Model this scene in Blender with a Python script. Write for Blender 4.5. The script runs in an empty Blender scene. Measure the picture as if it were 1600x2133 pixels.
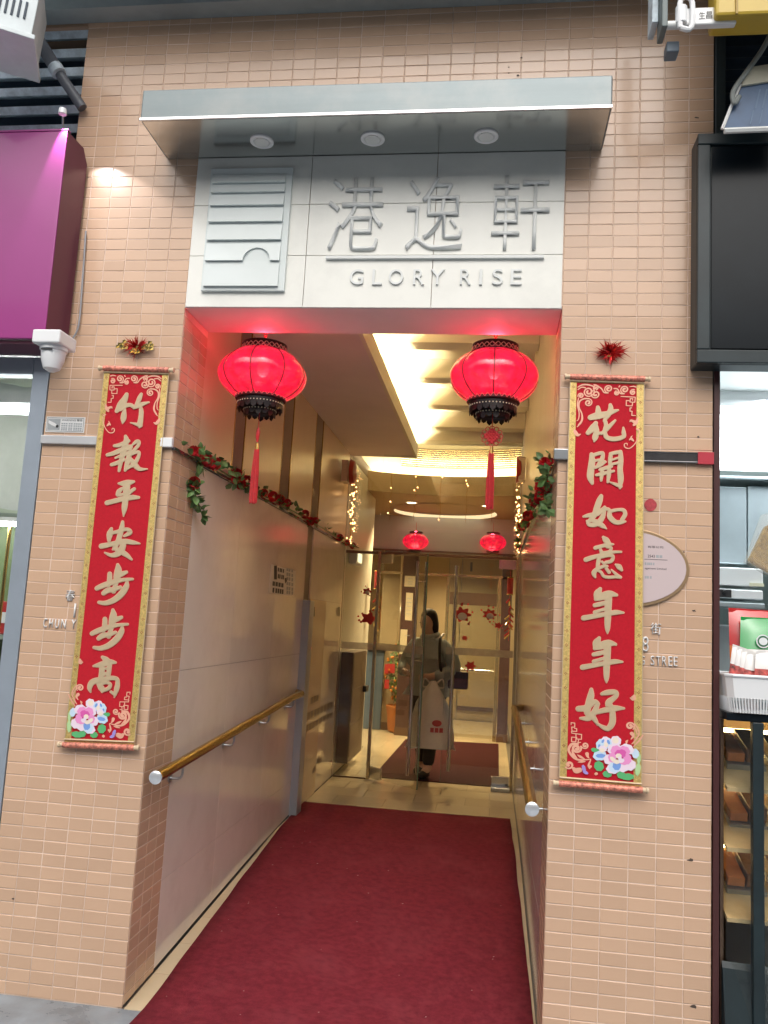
import bpy, bmesh, math, random
from mathutils import Vector, Matrix, noise
R = math.radians
random.seed(7)
scene = bpy.context.scene
C = scene.collection

# ------------------------------------------------------------------ camera
CAMP = Vector((0.0, -3.4, 1.6)); YAW, PITCH, ROLL, FPX = 0.135071, 0.130411, 0.0552, 1722.2
PW, PH = 1600.0, 2133.0
_f = Vector((-math.sin(YAW)*math.cos(PITCH), math.cos(YAW)*math.cos(PITCH), math.sin(PITCH)))
_r0 = Vector((math.cos(YAW), math.sin(YAW), 0)); _u0 = _r0.cross(_f)
_r = _r0*math.cos(ROLL)+_u0*math.sin(ROLL); _u = _u0*math.cos(ROLL)-_r0*math.sin(ROLL)
cd = bpy.data.cameras.new('camera'); cam = bpy.data.objects.new('camera', cd); C.objects.link(cam)
cd.sensor_fit = 'VERTICAL'; cd.sensor_height = 24.0; cd.lens = FPX/PH*24.0
cd.clip_start = 0.05; cd.clip_end = 500
cam.matrix_world = Matrix(((_r.x, _u.x, -_f.x, CAMP.x), (_r.y, _u.y, -_f.y, CAMP.y), (_r.z, _u.z, -_f.z, CAMP.z), (0, 0, 0, 1)))
scene.camera = cam

# ------------------------------------------------------------------ sky and sun (soft overcast street light)
world = bpy.data.worlds.new('World'); scene.world = world; world.use_nodes = True
nt = world.node_tree; nt.nodes.clear()
sky = nt.nodes.new('ShaderNodeTexSky'); sky.sky_type = 'NISHITA'; sky.sun_disc = False
SUN_EL, SUN_AZ = R(48), R(176)
sky.sun_elevation = SUN_EL; sky.sun_rotation = SUN_AZ; sky.dust_density = 4.0; sky.air_density = 1.0; sky.ozone_density = 1.0
hs = nt.nodes.new('ShaderNodeHueSaturation'); hs.inputs['Saturation'].default_value = 0.28
bg = nt.nodes.new('ShaderNodeBackground'); bg.inputs['Strength'].default_value = 0.15
wo = nt.nodes.new('ShaderNodeOutputWorld')
nt.links.new(sky.outputs[0], hs.inputs['Color']); nt.links.new(hs.outputs[0], bg.inputs[0]); nt.links.new(bg.outputs[0], wo.inputs[0])
sl = bpy.data.lights.new('sun', 'SUN'); sl.energy = 1.25; sl.angle = R(75); sl.color = (1.0, 0.93, 0.82)
sun = bpy.data.objects.new('sun', sl); C.objects.link(sun)
_sd = Vector((math.sin(SUN_AZ)*math.cos(SUN_EL), math.cos(SUN_AZ)*math.cos(SUN_EL), math.sin(SUN_EL)))
sun.rotation_euler = _sd.to_track_quat('Z', 'Y').to_euler()
vs = scene.view_settings; vs.view_transform = 'Standard'; vs.look = 'None'; vs.exposure = 0.47; vs.gamma = 1.0; vs.use_curve_mapping = False
scene.cycles.max_bounces = 10; scene.cycles.transparent_max_bounces = 16; scene.cycles.caustics_reflective = False; scene.cycles.caustics_refractive = False
scene.cycles.use_denoising = True; scene.cycles.sample_clamp_indirect = 6.0

# ------------------------------------------------------------------ photo pixel -> point on a known plane
def ray(px, py): return _f+_r*((px-PW/2)/FPX)-_u*((py-PH/2)/FPX)
def onY(px, py, Y): d = ray(px, py); return CAMP+d*((Y-CAMP.y)/d.y)
def onX(px, py, X): d = ray(px, py); return CAMP+d*((X-CAMP.x)/d.x)
def onZ(px, py, Z): d = ray(px, py); return CAMP+d*((Z-CAMP.z)/d.z)
def depth(p): return (Vector(p)-CAMP).dot(_f)

# ------------------------------------------------------------------ mesh helpers
class MB:
    def __init__(s): s.v = []; s.f = []; s.m = []
    def add(s, vs_, fs_, mi=0):
        o = len(s.v); s.v += [tuple(a) for a in vs_]; s.f += [tuple(i+o for i in f) for f in fs_]; s.m += [mi]*len(fs_); return s
    def box(s, x0, x1, y0, y1, z0, z1, mi=0):
        v = [(x0,y0,z0),(x1,y0,z0),(x1,y1,z0),(x0,y1,z0),(x0,y0,z1),(x1,y0,z1),(x1,y1,z1),(x0,y1,z1)]
        return s.add(v, [(0,3,2,1),(4,5,6,7),(0,1,5,4),(1,2,6,5),(2,3,7,6),(3,0,4,7)], mi)
    def quad(s, a, b, c, d, mi=0): return s.add([a,b,c,d], [(0,1,2,3)], mi)
    def tube(s, pts, rad, n=10, cap=True, mi=0):
        pts = [Vector(p) for p in pts]; k = len(pts)
        rr = rad if isinstance(rad, (list, tuple)) else [rad]*k
        vs_ = []; up = None
        for i, p in enumerate(pts):
            t = (pts[min(i+1, k-1)]-pts[max(i-1, 0)]).normalized()
            if up is None:
                up = Vector((0, 0, 1)) if abs(t.z) < 0.9 else Vector((1, 0, 0))
            a = t.cross(up)
            if a.length < 1e-6: a = t.cross(Vector((0, 1, 0)))
            a.normalize(); b = a.cross(t).normalized(); up = b
            for j in range(n):
                th = 2*math.pi*j/n; vs_.append(p+a*(math.cos(th)*rr[i])+b*(math.sin(th)*rr[i]))
        fs_ = [(i*n+j, i*n+(j+1) % n, (i+1)*n+(j+1) % n, (i+1)*n+j) for i in range(k-1) for j in range(n)]
        if cap: fs_ += [tuple(reversed(range(n))), tuple(range((k-1)*n, k*n))]
        return s.add(vs_, fs_, mi)
    def lathe(s, prof, c=(0,0,0), n=24, mi=0, axis='z'):
        c = Vector(c); vs_ = []; k = len(prof)
        for r_, z in prof:
            for j in range(n):
                th = 2*math.pi*j/n
                q = Vector((r_*math.cos(th), r_*math.sin(th), z))
                if axis == 'y': q = Vector((q.x, q.z, q.y))
                if axis == 'x': q = Vector((q.z, q.y, q.x))
                vs_.append(c+q)
        fs_ = [(i*n+j, i*n+(j+1) % n, (i+1)*n+(j+1) % n, (i+1)*n+j) for i in range(k-1) for j in range(n)]
        if prof[0][0] > 1e-5: fs_.append(tuple(reversed(range(n))))
        if prof[-1][0] > 1e-5: fs_.append(tuple(range((k-1)*n, k*n)))
        return s.add(vs_, fs_, mi)
    def ball(s, c, r, n=10, sz=1.0, mi=0):
        return s.lathe([(r*math.sin(math.pi*i/6)+(1e-6), -r*sz*math.cos(math.pi*i/6)) for i in range(7)], c, n, mi)
    def poly(s, pts, d, mi=0):
        """flat polygon pts (front, CCW seen from front) with thickness vector d behind"""
        n = len(pts); pts = [Vector(p) for p in pts]; d = Vector(d)
        return s.add(pts+[p+d for p in pts], [tuple(range(n)), tuple(reversed(range(n, 2*n)))]+[(i, i+n, (i+1) % n+n, (i+1) % n) for i in range(n)], mi)
    def build(s, name, mat, parent=None, smooth=False, bevel=0, loc=None):
        me = bpy.data.meshes.new(name); me.from_pydata(s.v, [], s.f)
        for m_ in (mat if isinstance(mat, (list, tuple)) else [mat]): me.materials.append(m_)
        if isinstance(mat, (list, tuple)): me.polygons.foreach_set('material_index', s.m)
        if smooth: me.polygons.foreach_set('use_smooth', [True]*len(me.polygons))
        bm = bmesh.new(); bm.from_mesh(me); bmesh.ops.recalc_face_normals(bm, faces=bm.faces); bm.to_mesh(me); bm.free()
        if smooth: me.set_sharp_from_angle(angle=R(40))
        o = bpy.data.objects.new(name, me); C.objects.link(o)
        if parent is not None: o.parent = parent
        if bevel:
            b = o.modifiers.new('bevel', 'BEVEL'); b.width = bevel; b.segments = 2; b.limit_method = 'ANGLE'; b.angle_limit = R(40)
        return o
def tag(o, label=None, cat=None, group=None, kind=None):
    if label: o['label'] = label
    if cat: o['category'] = cat
    if group: o['group'] = group
    if kind: o['kind'] = kind
    return o
def thing(name, label, cat, loc=(0,0,0), group=None):
    o = bpy.data.objects.new(name, None); o.empty_display_size = 0.05; C.objects.link(o); o.location = loc
    return tag(o, label, cat, group)
def place(root):
    """children were built in world coordinates: keep them there while root sits at the thing's base"""
    for ch in root.children: ch.matrix_parent_inverse = Matrix.Translation(root.location).inverted()
    return root
def catmull(P, n=6):
    out = []
    for i in range(len(P)-1):
        p0, p1, p2, p3 = P[max(i-1, 0)], P[i], P[i+1], P[min(i+2, len(P)-1)]
        for k in range(n):
            t = k/n
            out.append(tuple(0.5*((2*b)+(-a+c)*t+(2*a-5*b+4*c-d)*t*t+(-a+3*b-3*c+d)*t**3) for a, b, c, d in zip(p0, p1, p2, p3)))
    out.append(tuple(P[-1])); return out
def text_mesh(s, size, extrude=0.0, offset=0.0, spacing=1.0, bold=False):
    cu = bpy.data.curves.new('text', 'FONT'); cu.body = s; cu.size = size; cu.extrude = extrude; cu.offset = offset
    cu.space_character = spacing; cu.resolution_u = 4; cu.align_x = 'LEFT'
    ob = bpy.data.objects.new('text', cu); C.objects.link(ob)
    bpy.context.view_layer.update()
    dg = bpy.context.evaluated_depsgraph_get()
    me = bpy.data.meshes.new_from_object(ob.evaluated_get(dg)); bpy.data.objects.remove(ob); bpy.data.curves.remove(cu)
    return me
def text_obj(name, s, x0, x1, z0, z1, y, mat, parent=None, extrude=0.0, offset=0.0, face='y', flip=False, spacing=1.0, M=None):
    """writing fitted into the rectangle x0..x1, z0..z1 on the plane y (front towards -y)"""
    me = text_mesh(s, 1.0, 0.0, offset, spacing)
    if not me.vertices: return None
    xs = [v.co.x for v in me.vertices]; ys = [v.co.y for v in me.vertices]
    ax, bx, ay, by = min(xs), max(xs), min(ys), max(ys)
    for v in me.vertices:
        u = (v.co.x-ax)/max(bx-ax, 1e-6); w = (v.co.y-ay)/max(by-ay, 1e-6)
        v.co = Vector((x0+(x1-x0)*u, y, z0+(z1-z0)*w))
        if M is not None: v.co = M(u, w)
    if extrude:
        bm = bmesh.new(); bm.from_mesh(me)
        bmesh.ops.dissolve_limit(bm, angle_limit=0.01, verts=bm.verts, edges=bm.edges)
        g = bmesh.ops.extrude_face_region(bm, geom=bm.faces[:])
        bmesh.ops.translate(bm, verts=[e for e in g['geom'] if isinstance(e, bmesh.types.BMVert)], vec=(0, -extrude, 0))
        bmesh.ops.recalc_face_normals(bm, faces=bm.faces); bm.to_mesh(me); bm.free()
    me.materials.clear(); me.materials.append(mat); me.name = name
    o = bpy.data.objects.new(name, me); C.objects.link(o); o.parent = parent
    return o

# ------------------------------------------------------------------ materials
def mat(name, col, rough=0.5, metal=0.0, var=0.0, scale=8.0, bump=0.0, bscale=60.0, spec=0.5, emit=None, estr=0.0, coat=0.0, island=0.0, dirt=None, sheen=0.0, stretch=None, rvar=0.0):
    m = bpy.data.materials.new(name); m.use_nodes = True; t = m.node_tree; n = t.nodes; l = t.links
    b = n['Principled BSDF']; b.inputs['Base Color'].default_value = (*col, 1); b.inputs['Roughness'].default_value = rough
    b.inputs['Metallic'].default_value = metal; b.inputs['Specular IOR Level'].default_value = spec
    if coat: b.inputs['Coat Weight'].default_value = coat; b.inputs['Coat Roughness'].default_value = 0.08
    if sheen: b.inputs['Sheen Weight'].default_value = sheen
    if emit: b.inputs['Emission Color'].default_value = (*emit, 1); b.inputs['Emission Strength'].default_value = estr
    tc = n.new('ShaderNodeTexCoord'); src = tc.outputs['Object']
    if stretch:
        mp = n.new('ShaderNodeMapping'); mp.inputs['Scale'].default_value = stretch; l.new(src, mp.inputs[0]); src = mp.outputs[0]
    cur = None
    def mix(a, bcol, fac, mode='MIX'):
        x = n.new('ShaderNodeMix'); x.data_type = 'RGBA'; x.blend_type = mode
        if isinstance(fac, float): x.inputs[0].default_value = fac
        else: l.new(fac, x.inputs[0])
        for k, c_ in ((6, a), (7, bcol)):
            if isinstance(c_, tuple): x.inputs[k].default_value = (*c_, 1)
            else: l.new(c_, x.inputs[k])
        return x.outputs[2]
    base = col
    if var:
        nz = n.new('ShaderNodeTexNoise'); nz.inputs['Scale'].default_value = scale; nz.inputs['Detail'].default_value = 6; nz.inputs['Roughness'].default_value = 0.65
        l.new(src, nz.inputs['Vector'])
        cr = n.new('ShaderNodeMapRange'); cr.inputs[1].default_value = 0.3; cr.inputs[2].default_value = 0.7; l.new(nz.outputs['Fac'], cr.inputs[0])
        lo = tuple(max(0, c_*(1-var)) for c_ in col); hi = tuple(min(1, c_*(1+var)) for c_ in col)
        base = mix(lo, hi, cr.outputs[0])
        if rvar:
            rr = n.new('ShaderNodeMapRange'); rr.inputs[3].default_value = max(0.02, rough-rvar); rr.inputs[4].default_value = min(1, rough+rvar); l.new(cr.outputs[0], rr.inputs[0]); l.new(rr.outputs[0], b.inputs['Roughness'])
    if island:
        ge = n.new('ShaderNodeNewGeometry'); oi = n.new('ShaderNodeObjectInfo')
        ad = n.new('ShaderNodeMath'); ad.operation = 'ADD'; l.new(ge.outputs['Random Per Island'], ad.inputs[0]); l.new(oi.outputs['Random'], ad.inputs[1])
        fr = n.new('ShaderNodeMath'); fr.operation = 'FRACT'; l.new(ad.outputs[0], fr.inputs[0])
        mr = n.new('ShaderNodeMapRange'); mr.inputs[3].default_value = 1-island; mr.inputs[4].default_value = 1+island; l.new(fr.outputs[0], mr.inputs[0])
        vm = n.new('ShaderNodeVectorMath'); vm.operation = 'SCALE'; l.new(mr.outputs[0], vm.inputs['Scale'])
        if isinstance(base, tuple): vm.inputs[0].default_value = base
        else: l.new(base, vm.inputs[0])
        base = vm.outputs[0]
    if dirt:
        dcol, amount, dsc = dirt
        d = n.new('ShaderNodeTexNoise'); d.inputs['Scale'].default_value = dsc; d.inputs['Detail'].default_value = 8; d.inputs['Roughness'].default_value = 0.7
        tw = n.new('ShaderNodeTexCoord'); gw = n.new('ShaderNodeNewGeometry'); l.new(gw.outputs['Position'], d.inputs['Vector'])
        q = n.new('ShaderNodeMapRange'); q.inputs[1].default_value = 0.5; q.inputs[2].default_value = 0.8; q.inputs[4].default_value = amount; l.new(d.outputs['Fac'], q.inputs[0])
        base = mix(base, dcol, q.outputs[0])
    if not isinstance(base, tuple): l.new(base, b.inputs['Base Color'])
    if bump:
        nb = n.new('ShaderNodeTexNoise'); nb.inputs['Scale'].default_value = bscale; nb.inputs['Detail'].default_value = 4; l.new(src, nb.inputs['Vector'])
        bp = n.new('ShaderNodeBump'); bp.inputs['Strength'].default_value = bump; bp.inputs['Distance'].default_value = 0.004
        l.new(nb.outputs['Fac'], bp.inputs['Height']); l.new(bp.outputs[0], b.inputs['Normal'])
    return m
def glass_mat(name, tint=(0.96, 0.98, 0.97), rough=0.0, gl=1.0):
    m = bpy.data.materials.new(name); m.use_nodes = True; t = m.node_tree; n = t.nodes; l = t.links; n.clear()
    tr = n.new('ShaderNodeBsdfTransparent'); tr.inputs[0].default_value = (*tint, 1)
    g = n.new('ShaderNodeBsdfGlossy'); g.inputs['Roughness'].default_value = rough; g.inputs[0].default_value = (gl, gl, gl, 1)
    lw_ = n.new('ShaderNodeLayerWeight'); lw_.inputs[0].default_value = 0.5
    pw = n.new('ShaderNodeMath'); pw.operation = 'POWER'; pw.inputs[1].default_value = 5.0; l.new(lw_.outputs['Facing'], pw.inputs[0])
    fr = n.new('ShaderNodeMath'); fr.operation = 'MULTIPLY_ADD'; fr.inputs[1].default_value = 0.9; fr.inputs[2].default_value = 0.045; l.new(pw.outputs[0], fr.inputs[0])
    x = n.new('ShaderNodeMixShader'); o = n.new('ShaderNodeOutputMaterial')
    l.new(fr.outputs[0], x.inputs[0]); l.new(tr.outputs[0], x.inputs[1]); l.new(g.outputs[0], x.inputs[2]); l.new(x.outputs[0], o.inputs[0]); return m
def film_mat(name, col, alpha, rough=0.25):
    m = mat(name, col, rough, var=0.12, scale=14); b = m.node_tree.nodes['Principled BSDF']; b.inputs['Alpha'].default_value = alpha; return m
def translucent_mat(name, col, emit, estr, alpha=1.0, scale=30):
    m = bpy.data.materials.new(name); m.use_nodes = True; t = m.node_tree; n = t.nodes; l = t.links
    b = n['Principled BSDF']; b.inputs['Alpha'].default_value = alpha; b.inputs['Base Color'].default_value = (*col, 1); b.inputs['Roughness'].default_value = 0.22; b.inputs['Coat Weight'].default_value = 0.6; b.inputs['Coat Roughness'].default_value = 0.1
    tc = n.new('ShaderNodeTexCoord'); nz = n.new('ShaderNodeTexNoise'); nz.inputs['Scale'].default_value = scale; nz.inputs['Detail'].default_value = 6; l.new(tc.outputs['Object'], nz.inputs[0])
    mr = n.new('ShaderNodeMapRange'); mr.inputs[1].default_value = 0.35; mr.inputs[2].default_value = 0.65; mr.inputs[3].default_value = estr*0.5; mr.inputs[4].default_value = estr*1.25; l.new(nz.outputs[0], mr.inputs[0])
    b.inputs['Emission Color'].default_value = (*emit, 1); l.new(mr.outputs[0], b.inputs['Emission Strength'])
    bp = n.new('ShaderNodeBump'); bp.inputs['Strength'].default_value = 0.25; bp.inputs['Distance'].default_value = 0.01; l.new(nz.outputs[0], bp.inputs['Height']); l.new(bp.outputs[0], b.inputs['Normal'])
    return m

TILE = mat('peach_glazed_tile', (0.58, 0.382, 0.258), 0.27, var=0.02, scale=5, island=0.06, bump=0.04, bscale=14, coat=0.25, dirt=((0.38, 0.245, 0.165), 0.30, 0.8))
GROUT = mat('pale_grout', (0.69, 0.525, 0.42), 0.85, var=0.12, scale=3.0, bump=0.1, dirt=((0.20, 0.15, 0.12), 0.75, 1.3))
STONE_W = mat('white_sign_stone', (0.79, 0.785, 0.73), 0.42, var=0.03, scale=5, dirt=((0.45, 0.45, 0.42), 0.3, 3))
SIGN_GREY = mat('satin_grey_metal', (0.70, 0.715, 0.70), 0.45, metal=0.0, var=0.04, scale=4)
SIGN_PANEL = mat('pale_grey_panel', (0.66, 0.71, 0.70), 0.5, metal=0.0, var=0.03, scale=4)
STEEL = mat('brushed_steel', (0.38, 0.40, 0.42), 0.30, metal=0.9, var=0.08, scale=6, stretch=(1, 1, 40))
CANOPY = mat('brushed_aluminium', (0.18, 0.212, 0.22), 0.42, metal=0.45, var=0.06, scale=3, stretch=(0.3, 6, 6), dirt=((0.40, 0.36, 0.33), 0.35, 1.5))
STEEL_TRIM = mat('polished_trim', (0.72, 0.73, 0.74), 0.15, metal=1.0)
BRASS = mat('brass', (0.50, 0.34, 0.10), 0.26, metal=1.0)
CONC = mat('grey_concrete', (0.32, 0.36, 0.37), 0.8, var=0.15, scale=4, bump=0.2)
PAVE = mat('wet_pavement', (0.22, 0.25, 0.28), 0.35, var=0.35, scale=5, bump=0.3, bscale=30, rvar=0.2)
CARPET = mat('maroon_carpet', (0.165, 0.020, 0.031), 0.95, var=0.22, scale=26, bump=0.9, bscale=420, spec=0.1, sheen=0.0, dirt=((0.27, 0.06, 0.075), 0.45, 3.2))
MATM = mat('dark_maroon_mat', (0.045, 0.012, 0.012), 0.95, var=0.12, scale=60, bump=0.8, bscale=420, spec=0.1)
MARBLE = mat('cream_floor_stone', (0.56, 0.46, 0.31), 0.22, var=0.10, scale=3, island=0.08, coat=0.2, dirt=((0.35, 0.26, 0.15), 0.4, 3))
WALLSTONE = mat('beige_wall_stone', (0.80, 0.725, 0.65), 0.14, var=0.05, scale=2.5, island=0.03, coat=0.5, dirt=((0.64, 0.54, 0.46), 0.5, 3.5))
WALLUP = mat('cream_laminate', (0.66, 0.54, 0.40), 0.25, var=0.04, scale=3)
BRONZE = mat('dark_bronze', (0.16, 0.10, 0.07), 0.3, metal=0.5, var=0.1)
GOLDMIR = mat('gold_mirror', (0.75, 0.55, 0.28), 0.06, metal=1.0)
PLASTER = mat('brown_beige_plaster', (0.80, 0.71, 0.68), 0.7, var=0.05, scale=2)
COVE = mat('cream_ceiling_paint', (0.82, 0.77, 0.62), 0.7, var=0.03, scale=2)
WHITE = mat('white_paint', (0.75, 0.75, 0.74), 0.45, var=0.04, scale=5)
WPLAST = mat('white_plastic', (0.78, 0.79, 0.80), 0.3)
BLACKP = mat('black_plastic', (0.015, 0.016, 0.018), 0.35, var=0.2)
BLACKGL = mat('dark_glossy_board', (0.006, 0.009, 0.012), 0.25, var=0.3, scale=3, spec=0.2)
DARKTEAL = mat('dark_teal_paint', (0.010, 0.020, 0.024), 0.45, var=0.3, scale=6)
LACQ = mat('black_lacquer', (0.02, 0.012, 0.012), 0.35, metal=0.3)
CREAMW = mat('ivory_filigree', (0.70, 0.62, 0.45), 0.5)
RED = mat('red_velvet', (0.47, 0.006, 0.018), 0.75, var=0.10, scale=120, sheen=0.15, spec=0.2, bump=0.25, bscale=900)
GOLDP = mat('gold_brocade', (0.62, 0.44, 0.15), 0.34, metal=0.55, var=0.30, scale=160, bump=0.5, bscale=500)
PALEGOLD = mat('pale_gold_foil', (0.56, 0.43, 0.27), 0.48, metal=0.25, var=0.06, scale=40)
ORN = mat('peach_gold_print', (0.80, 0.40, 0.28), 0.5, metal=0.1)
INK = mat('black_print', (0.02, 0.02, 0.022), 0.5)
BROCADE = mat('red_gold_brocade', (0.58, 0.20, 0.14), 0.4, metal=0.2, var=0.75, scale=70, bump=0.4, bscale=300)
WOODK = mat('pale_wood', (0.62, 0.48, 0.32), 0.5, var=0.12, scale=20)
SILK = mat('red_silk', (0.55, 0.01, 0.015), 0.45, var=0.15, scale=60, sheen=0.4)
FOIL_R = mat('red_foil', (0.65, 0.03, 0.03), 0.25, metal=0.6, island=0.35)
FOIL_G = mat('gold_foil', (0.85, 0.62, 0.20), 0.18, metal=1.0, island=0.3)
LEAF = mat('fabric_leaf', (0.10, 0.19, 0.055), 0.55, var=0.35, scale=30, island=0.4)
ROSE = mat('fabric_rose', (0.55, 0.018, 0.028), 0.6, var=0.25, scale=60, island=0.25)
GLASS = glass_mat('clear_glass', (0.93, 0.94, 0.92))
GLASSE = mat('glass_edge', (0.10, 0.22, 0.17), 0.1, spec=0.8)
FROST = film_mat('frosted_band', (0.75, 0.72, 0.62), 0.55)
# ================================================================== ground and overhang
tag(MB().box(-30, 30, -25, 0.0, -0.3, -0.002).box(-30, 30, 0.0, 14, -0.3, -0.012).build('street_pavement', PAVE), kind='structure', label='wet grey pavement in front of the entrance')
ob = MB().box(-30, 30, -14, -13, -0.3, 8)  # unseen front, added so the glass reflects dull masonry, not bright horizon
for i in range(12):
    ob.box(-28+i*4.8, -25.5+i*4.8, -13.0, -12.94, 0.2, 2.6)
tag(ob.build('unseen_opposite_building', mat('dull_street_render', (0.20, 0.19, 0.18), 0.8, var=0.2, scale=1)), 'plain dull building across the street, unseen, added to dull reflections', kind='structure')
# ================================================================== tiled building front
XL, XR, ZL = -1.41, 0.245, 2.937
PX0, PX1 = -2.022, 0.857
CW, RH = 0.102, 0.051
bld = thing('tiled_building_front', 'peach tiled building front framing the open entrance passage', 'building', (-0.58, 0.1, 0))
co = MB()
co.box(PX0+0.0017, XL-0.0017, 0.0017, 0.31, -0.05, 4.9)
co.build('pillar_core', GROUT, bld)
MB().box(XR+0.0017, PX1-0.0017, 0.0017, 0.31, -0.05, 4.9).build('pillar_core', GROUT, bld)
MB().box(XL-0.002, XR+0.002, 0.0018, 0.309, 2.955, 4.9).build('lintel_core', GROUT, bld)
MB().box(XL+0.001, XR-0.001, -0.004, 0.312, ZL, 2.954).build('soffit', PLASTER, bld)
def tile_geo(w, h):
    a, b = w/2-0.0017, h/2-0.0017; c = 0.0016
    v = [(-a,0.006,-b),(a,0.006,-b),(a,0.006,b),(-a,0.006,b),(-a,0.0015,-b),(a,0.0015,-b),(a,0.0015,b),(-a,0.0015,b),(-a+c,0,-b+c),(a-c,0,-b+c),(a-c,0,b-c),(-a+c,0,b-c)]
    f = [(8,9,10,11)]+[(4+i,4+(i+1)%4,8+(i+1)%4,8+i) for i in range(4)]+[(i,(i+1)%4,4+(i+1)%4,4+i) for i in range(4)]
    return v, f
tiles = []   # (center, rotz, w, facing)
for k in range(0, 95):
    zc = (k+0.5)*RH
    for i in range(6):
        tiles.append((Vector((PX0+(i+0.5)*CW, 0, zc)), 0, CW)); tiles.append((Vector((XR+(i+0.5)*CW, 0, zc)), 0, CW))
    if k >= 71:
        for i in range(16): tiles.append((Vector((XL+(i+0.5)*(XR-XL)/16, 0, zc)), 0, (XR-XL)/16))
    if zc < 2.93:
        for i in range(3):
            tiles.append((Vector((XL, 0.006+(i+0.5)*0.1013, zc)), R(90), 0.1013)); tiles.append((Vector((XR, 0.006+(i+0.5)*0.1013, zc)), R(-90), 0.1013))
def hidden(p):
    for x0, x1, z0, z1 in ((-1.80, -1.44, 1.02, 2.66), (0.27, 0.61, 1.02, 2.66), (-3, -1.90, 2.68, 3.8), (0.74, 2, 2.62, 3.7), (-1.56, 0.40, 3.5, 3.92)):
        if x0 < p.x < x1 and z0 < p.z < z1: return True
    d = p-CAMP; w = d.dot(_f); x = PW/2+FPX*d.dot(_r)/w; y = PH/2-FPX*d.dot(_u)/w
    return not (0 < x < PW and 0 < y < PH)
front = sorted([i for i, t in enumerate(tiles) if t[1] == 0 and abs(t[2]-CW) < 1e-6 and not hidden(t[0])], key=lambda i: depth(tiles[i][0]))
picked = set(front[:300])
tv, tf = tile_geo(CW, RH)
tme = None; fld = MB()
for i, (c, rz, w) in enumerate(tiles):
    rx, rzz = random.gauss(0, 0.006), random.gauss(0, 0.005)
    off = random.gauss(0, 0.0003)
    if i in picked:
        if tme is None:
            o = MB().add(tv, tf).build('tile', TILE, bld); tme = o.data
        else:
            o = bpy.data.objects.new('tile', tme); C.objects.link(o); o.parent = bld
        o.location = c+Vector((0, off, 0)); o.rotation_euler = (rx, 0, rzz)
    else:
        M = Matrix.Translation(c) @ Matrix.Rotation(rz, 4, 'Z') @ Matrix.Rotation(rx, 4, 'X') @ Matrix.Rotation(rzz, 4, 'Z')
        v, f = tile_geo(w, RH); fld.add([M @ Vector(q)+Vector((0, off if rz == 0 else 0, 0)) for q in v], f)
tag(fld.build('tile_field', TILE, bld), kind='stuff')
# white stone slabs of the sign band
gx = [XL+0.002, -0.871, -0.308, XR-0.002]; gz = [ZL+0.001, 3.178, 3.418, 3.649]
for i in range(3):
    for j in range(3):
        MB().box(gx[i]+0.0013, gx[i+1]-0.0013, -0.010, 0.004, gz[j]+0.0013, gz[j+1]-0.0013).build('stone_slab', STONE_W, bld, bevel=0.001)
# concrete overhang above
MB().box(-6, 6, -0.40, 0.0, 4.425, 4.8).box(-6, 6, -0.10, -0.002, 4.36, 4.4245).build('overhang', CONC, bld)
SCUFF = mat('dark_scuff', (0.07, 0.05, 0.04), 0.8)
rnd = random.Random(5)
for px, py, s_ in ((1438, 1792, 9), (1446, 1272, 7), (1446, 2098, 10), (28, 1872, 6), (1087, 120, 5), (1060, 140, 4), (1060, 152, 4), (1078, 157, 6), (1452, 245, 7), (1424, 1150, 4), (1455, 910, 5)):
    c = onY(px, py, -0.0012)
    MB().add([(c.x+s_*0.0012*(0.4+rnd.random())*math.cos(t*0.785), -0.0012, c.z+s_*0.0007*(0.3+rnd.random())*math.sin(t*0.785)) for t in range(8)], [tuple(range(8))]).build('scuff_mark', SCUFF, bld)
place(bld)
# ================================================================== metal canopy with downlights
cn = thing('entrance_canopy', 'brushed grey metal box canopy with three round downlights', 'canopy', (-0.58, -0.15, 3.65))
MB().box(-1.562, 0.397, -0.30, -0.001, 3.652, 3.792).build('canopy_box', CANOPY, cn, bevel=0.006)
MB().box(-1.563, 0.398, -0.306, -0.298, 3.648, 3.662).build('edge_trim', STEEL_TRIM, cn, bevel=0.002)
MB().box(-1.553, 0.388, -0.294, -0.003, 3.6500, 3.6519).build('underside_plate', mat('polished_underside', (0.62, 0.64, 0.62), 0.16, metal=0.9, var=0.05, scale=2, stretch=(0.4, 5, 5)), cn)
for x in (-1.073, -0.582, -0.098):
    d = MB().lathe([(0.052, 0.0), (0.052, -0.006), (0.046, -0.010), (0.036, -0.008), (0.034, 0.0)], (x, -0.133, 3.6497), 28).build('downlight', WPLAST, cn, True)
    MB().lathe([(0.001, -0.003), (0.020, -0.0045), (0.024, -0.001), (0.033, 0.006)], (x, -0.133, 3.6482), 24).build('lamp_lens', STEEL_TRIM, d, True)
    MB().lathe([(0.026, -0.0105), (0.030, -0.011), (0.034, -0.0085)], (x, -0.133, 3.6497), 24).build('gimbal_ring', SIGN_GREY, d, True)
place(cn)
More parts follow.
